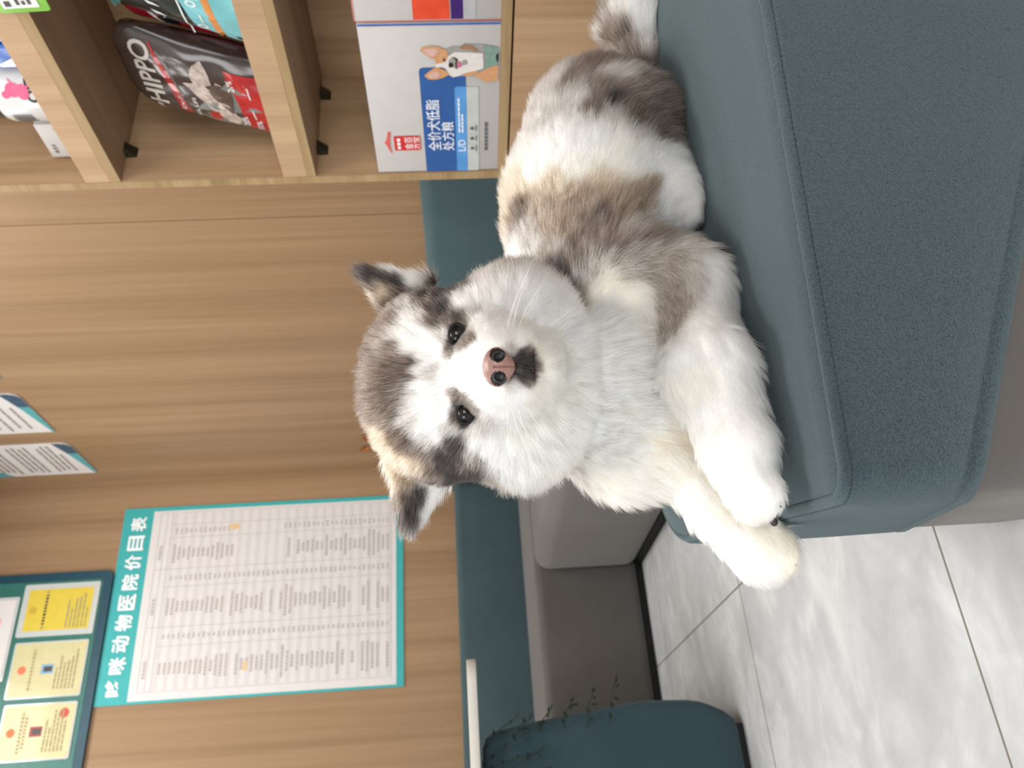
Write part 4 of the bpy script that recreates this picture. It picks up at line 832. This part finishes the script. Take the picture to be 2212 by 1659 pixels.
m, t, b = base('puppy_skin', .9, .05); at = nd(t, 'ShaderNodeAttribute', attribute_name='coat'); t.links.new(at.outputs['Color'], b.inputs['Base Color'])
me.materials.append(m); body = bpy.data.objects.new('body', me); COL.objects.link(body); body.parent = pup

# ---- coat: individual hairs
def region_blend(P):
    D = np.stack([prim_dist(P, pr) for pr in PRIMS], 1)
    w = np.exp(-(D - D.min(1, keepdims=True)) / .005); w /= w.sum(1, keepdims=True)
    rad = P - (NOSE - np.array([0, 0, .004])); rad /= np.linalg.norm(rad, axis=1, keepdims=True)
    flow = np.zeros_like(P); L = np.zeros(len(P)); lift = np.zeros(len(P)); reg = np.array([pr[3] for pr in PRIMS])[D.argmin(1)]
    for i, pr in enumerate(PRIMS):
        f = rad if pr[4] == 'radial' else np.array(pr[4])[None]
        flow += w[:, i:i+1] * f; L += w[:, i] * pr[5]; lift += w[:, i] * pr[6]
    return flow, L, lift, reg
tri = np.concatenate([Q[:, [0, 1, 2]], Q[:, [0, 2, 3]]])
A_, B_, C_ = V[tri[:, 0]], V[tri[:, 1]], V[tri[:, 2]]
cr = np.cross(B_ - A_, C_ - A_); area = np.linalg.norm(cr, axis=1) / 2; cen = (A_ + B_ + C_) / 3
dens = np.ones(len(tri))
dn_ = np.linalg.norm(cen - NOSE, axis=1)
dens *= np.where(dn_ < .07, 3.2, np.where(dn_ < .15, 1.7, 1.0))
back_ = ((cen - np.array([0, 0, .59])) * grad(cen)).sum(1) > .05
dens *= np.where(back_, .35, 1.0)
dens *= np.where(cen[:, 2] < SEAT_Z + .004, .15, 1.0)
pr_ = area * dens; pr_ /= pr_.sum()
NH = HAIRS
ti = RNG.choice(len(tri), NH, p=pr_)
r1 = np.sqrt(RNG.random(NH)); r2_ = RNG.random(NH)
wv = np.stack([1 - r1, r1 * (1 - r2_), r1 * r2_], 1)
P0 = A_[ti] * wv[:, :1] + B_[ti] * wv[:, 1:2] + C_[ti] * wv[:, 2:]
keep = np.ones(NH, bool)
for e in EYES: keep &= np.linalg.norm(P0 - (np.array(e) + TW * .004), axis=1) > .0086
nq = P0 - (NOSE + TW * -.002); keep &= (((nq @ RT) / .0140) ** 2 + (nq[:, 2] / .0118) ** 2 > 1) | ((nq @ TW) < -.012)
P0 = P0[keep]; NH = len(P0)
N0 = grad(P0)
flow, L, lift, reg = region_blend(P0)
flow = flow + RNG.normal(0, .16, (NH, 3))
dnose = np.linalg.norm(P0 - NOSE, axis=1)
L *= np.clip(.45 + dnose / .05, .5, 1.0)
for e in EYES: L *= np.clip(np.linalg.norm(P0 - np.array(e), axis=1) / .022, .38, 1)
L *= RNG.uniform(.65, 1.2, NH)
tang = flow - (flow * N0).sum(1, keepdims=True) * N0
tang /= np.linalg.norm(tang, axis=1, keepdims=True) + 1e-9
# tufts: hairs of one small patch lean together
cell = np.floor((P0 + RNG.normal(0, .0012, P0.shape)) / .0062).astype(np.int64)
_, inv = np.unique(cell, axis=0, return_inverse=True); inv = inv.ravel(); nc = inv.max() + 1
cnt = np.bincount(inv, minlength=nc)[:, None]
tuft = np.stack([np.bincount(inv, P0[:, k], nc) for k in range(3)], 1) / cnt
tdir = RNG.normal(0, .22, (nc, 3))[inv]
tl = RNG.uniform(.82, 1.15, nc)[inv]; L *= tl
dirn = tang * (1 - lift[:, None]) + N0 * lift[:, None] + tdir * .55
dirn /= np.linalg.norm(dirn, axis=1, keepdims=True)
S = 5; ts = np.linspace(0, 1, S)
PT = np.zeros((NH, S, 3))
side = np.cross(N0, tang); ph = RNG.uniform(0, 6.28, NH)
for k, tt in enumerate(ts):
    p = P0 + dirn * (L * tt)[:, None] + tang * (L * .38 * tt * tt)[:, None] - N0 * (L * .10 * tt * tt)[:, None]
    p = p + side * (L * .06 * np.sin(ph + 4 * tt) * tt)[:, None]
    PT[:, k] = p
mt = np.stack([np.bincount(inv, PT[:, -1, k], nc) for k in range(3)], 1) / cnt
PE = PT[:, -1].copy()
for k, tt in enumerate(ts): PT[:, k] += (mt[inv] - PE) * (.26 * tt ** 1.6)
# keep tips above the seat
pe, pn = PT @ OT_E, PT @ OT_N
on = (pe > OT_E0 + .002) & (pn > OT_N0 + .002)
PT[..., 2] = np.where(on, np.maximum(PT[..., 2], SEAT_Z + .0025), PT[..., 2])
mid_ = PT[:, 3] - P0; mid_ = mid_ - N0 * (mid_ * N0).sum(1, keepdims=True)
colr = coat_colour(P0 + mid_, .0030)
lum = colr.mean(1); agouti = np.clip((.62 - lum) / .45, 0, 1)
v = RNG.random(NH)
wj = np.where(agouti > .05, 1.0, .5)
jit = np.where(v < .34 * agouti, .38, np.where(v > 1 - .26 * agouti, 2.4, 1.0)) * np.exp(RNG.normal(0, .20, nc))[inv] ** agouti * np.exp(RNG.normal(0, .15, NH) * wj) * np.exp(RNG.normal(0, .09, nc)[inv] * wj)
colr = np.clip(colr * jit[:, None], .01, .92)
hc = bpy.data.hair_curves.new('fur'); hc.add_curves([S] * NH)
hc.attributes['position'].data.foreach_set('vector', (PT - off).astype(np.float32).ravel()) if 'position' in hc.attributes else None
ra = hc.attributes.new('radius', 'FLOAT', 'POINT') if 'radius' not in hc.attributes else hc.attributes['radius']
rad = np.outer(np.where(dnose < .07, .00009, .00014), np.array([1, .95, .8, .55, .16])).astype(np.float32)
ra.data.foreach_set('value', rad.ravel())
cc = hc.attributes.new('coat', 'FLOAT_COLOR', 'CURVE'); cc.data.foreach_set('color', np.concatenate([colr, np.ones((NH, 1))], 1).astype(np.float32).ravel())
m = bpy.data.materials.new('puppy_fur'); m.use_nodes = True; t = m.node_tree; t.nodes.remove(t.nodes['Principled BSDF'])
at = nd(t, 'ShaderNodeAttribute', attribute_name='coat'); hb = nd(t, 'ShaderNodeBsdfHairPrincipled'); hb.model = 'CHIANG'; hb.parametrization = 'COLOR'
t.links.new(at.outputs['Color'], hb.inputs['Color']); hb.inputs['Roughness'].default_value = .55; hb.inputs['Radial Roughness'].default_value = .75; hb.inputs['Coat'].default_value = 0
hb.inputs['Random Roughness'].default_value = .1; t.links.new(hb.outputs[0], t.nodes['Material Output'].inputs[0])
hc.materials.append(m); fur = bpy.data.objects.new('fur', hc); COL.objects.link(fur); fur.parent = pup
SC.cycles_curves.shape = 'RIBBONS'

# ---- eyes, nose, mouth, claws, whiskers
R3 = Matrix((Vector(RT), Vector(-TW), Vector((0, 0, 1)))).transposed()
for i, e in enumerate(EYES):
    c = Vector(e) + Vector(TW) * .0005
    ey = MB().ell(c, (.0070, .0070, .0070), 32, 20, R3).build('eye', plain('eye_black', (15, 12, 11), .06, .45, 3), pup, smooth=True)
    ring = MB(); pts = []
    for k in range(25):
        a = 2 * math.pi * k / 24; pts.append(c + R3 @ Vector((.0073 * math.cos(a), -.0040 + .0016 * math.cos(a) ** 2, .0052 * math.sin(a))))
    ring.tube(pts, .0015, 8).build('eyelid', plain('eyelid_dark', (18, 15, 14), .7), ey, smooth=True)
PINK = plain('nose_pink', (142, 106, 97), .38, .5, 8, 220, coat=.15); BLK = plain('nose_black', (26, 24, 25), .35, .5, 4, 200)
nc_ = Vector(NOSE)
def nose_mesh():
    mb = MB(); n, mm = 96, 64; vs, fs = [], []
    for i in range(mm + 1):
        th = math.pi * i / mm
        for k in range(n):
            a = 2 * math.pi * k / n; x, z = math.cos(a), math.sin(a)
            wid = .0134 * (1 - .30 * max(0, -z) ** 1.3); hgt = .0100 if z > 0 else .0122
            r = math.sin(th); y = -math.cos(th)
            q = Vector((wid * r * x, .0085 * y, hgt * r * z))
            if y < 0:
                for sx in (-1, 1):
                    d = math.hypot((q.x - sx * .0064) / .0036, (q.z + .0014) / .0042)
                    if d < 1: q.y += .0036 * (1 - d * d)
                q.y += .0016 * math.exp(-(q.x / .0007) ** 2) * (1 if q.z < .003 else 0)
            vs.append(nc_ + R3 @ q)
    for i in range(mm):
        for k in range(n): fs.append((i*n+k, (i+1)*n+k, (i+1)*n+(k+1) % n, i*n+(k+1) % n))
    return mb.add(vs, fs)
nose = nose_mesh().build('nose', PINK, pup, smooth=True); nose.data.materials.append(BLK)
for p in nose.data.polygons:                       # black skin round both nostrils
    q = R3.transposed() @ (p.center - (nc_ - Vector(off)))
    w = .0004 * math.sin(2600 * q.x + 1900 * q.z)
    if q.y < .001 and math.hypot((abs(q.x) - .0078 + w) / .0048, (q.z + .0003) / .0054) < 1: p.material_index = 1
mo = MB(); cm, pm = Vector(MOUTH[0]), Vector(MOUTH[1])
P = [cm + R3 @ Vector((.0125 * q, .0028 * abs(q) ** 1.6, -.0016 * abs(q) ** 1.5)) for q in (-1, -.7, -.35, 0, .35, .7, 1)]
for j in range(6): mo.tube(P[j:j+2], .0024 - .0016 * abs(j - 2.5) / 3 - .0002, 8)
mo.tube([nc_ + R3 @ Vector((0, -.001, -.0128)), (nc_ + pm) / 2 + R3 @ Vector((0, .0004, -.004)), pm], .0007, 6)
mo.build('mouth', plain('lip_dark', (40, 28, 28), .5), pup, smooth=True)
wh = MB(); rw = random.Random(8)
for sx in (-1, 1):
    for k in range(5):
        s0 = nc_ + R3 @ Vector((sx * rw.uniform(.016, .024), .012 + rw.uniform(0, .008), -.006 - .003 * k % .012)); ang = rw.uniform(-.5, .25)
        d = R3 @ Vector((sx, -.15, ang)); L_ = rw.uniform(.03, .05)
        wh.tube([s0, s0 + d * L_ * .5 + Vector((0, 0, -.001)), s0 + d * L_ + Vector((0, 0, -.005))], .00013, 5, .00004)
wh.build('whiskers', plain('whisker_white', (238, 234, 226), .4), pup)
CLAW = plain('claw_horn', (92, 80, 74), .35, .4, 10)
for (x, y, z, dx, dy) in CLAWS:
    d = Vector((dx, dy, -.35)).normalized(); p = Vector((x, y, z))
    MB().tube([p - d * .003, p + d * .003, p + d * .0065 + Vector((0, 0, -.0012))], .0016, 8, .0004).build('claw', CLAW, pup, smooth=True)
PAD = plain('pad_dark', (46, 40, 41), .6, .3, 8)
for (x, y, z, rx, ry, rz) in PADS: MB().ell((x, y, z), (rx, ry, rz), 18, 10).build('paw_pad', PAD, pup, smooth=True)
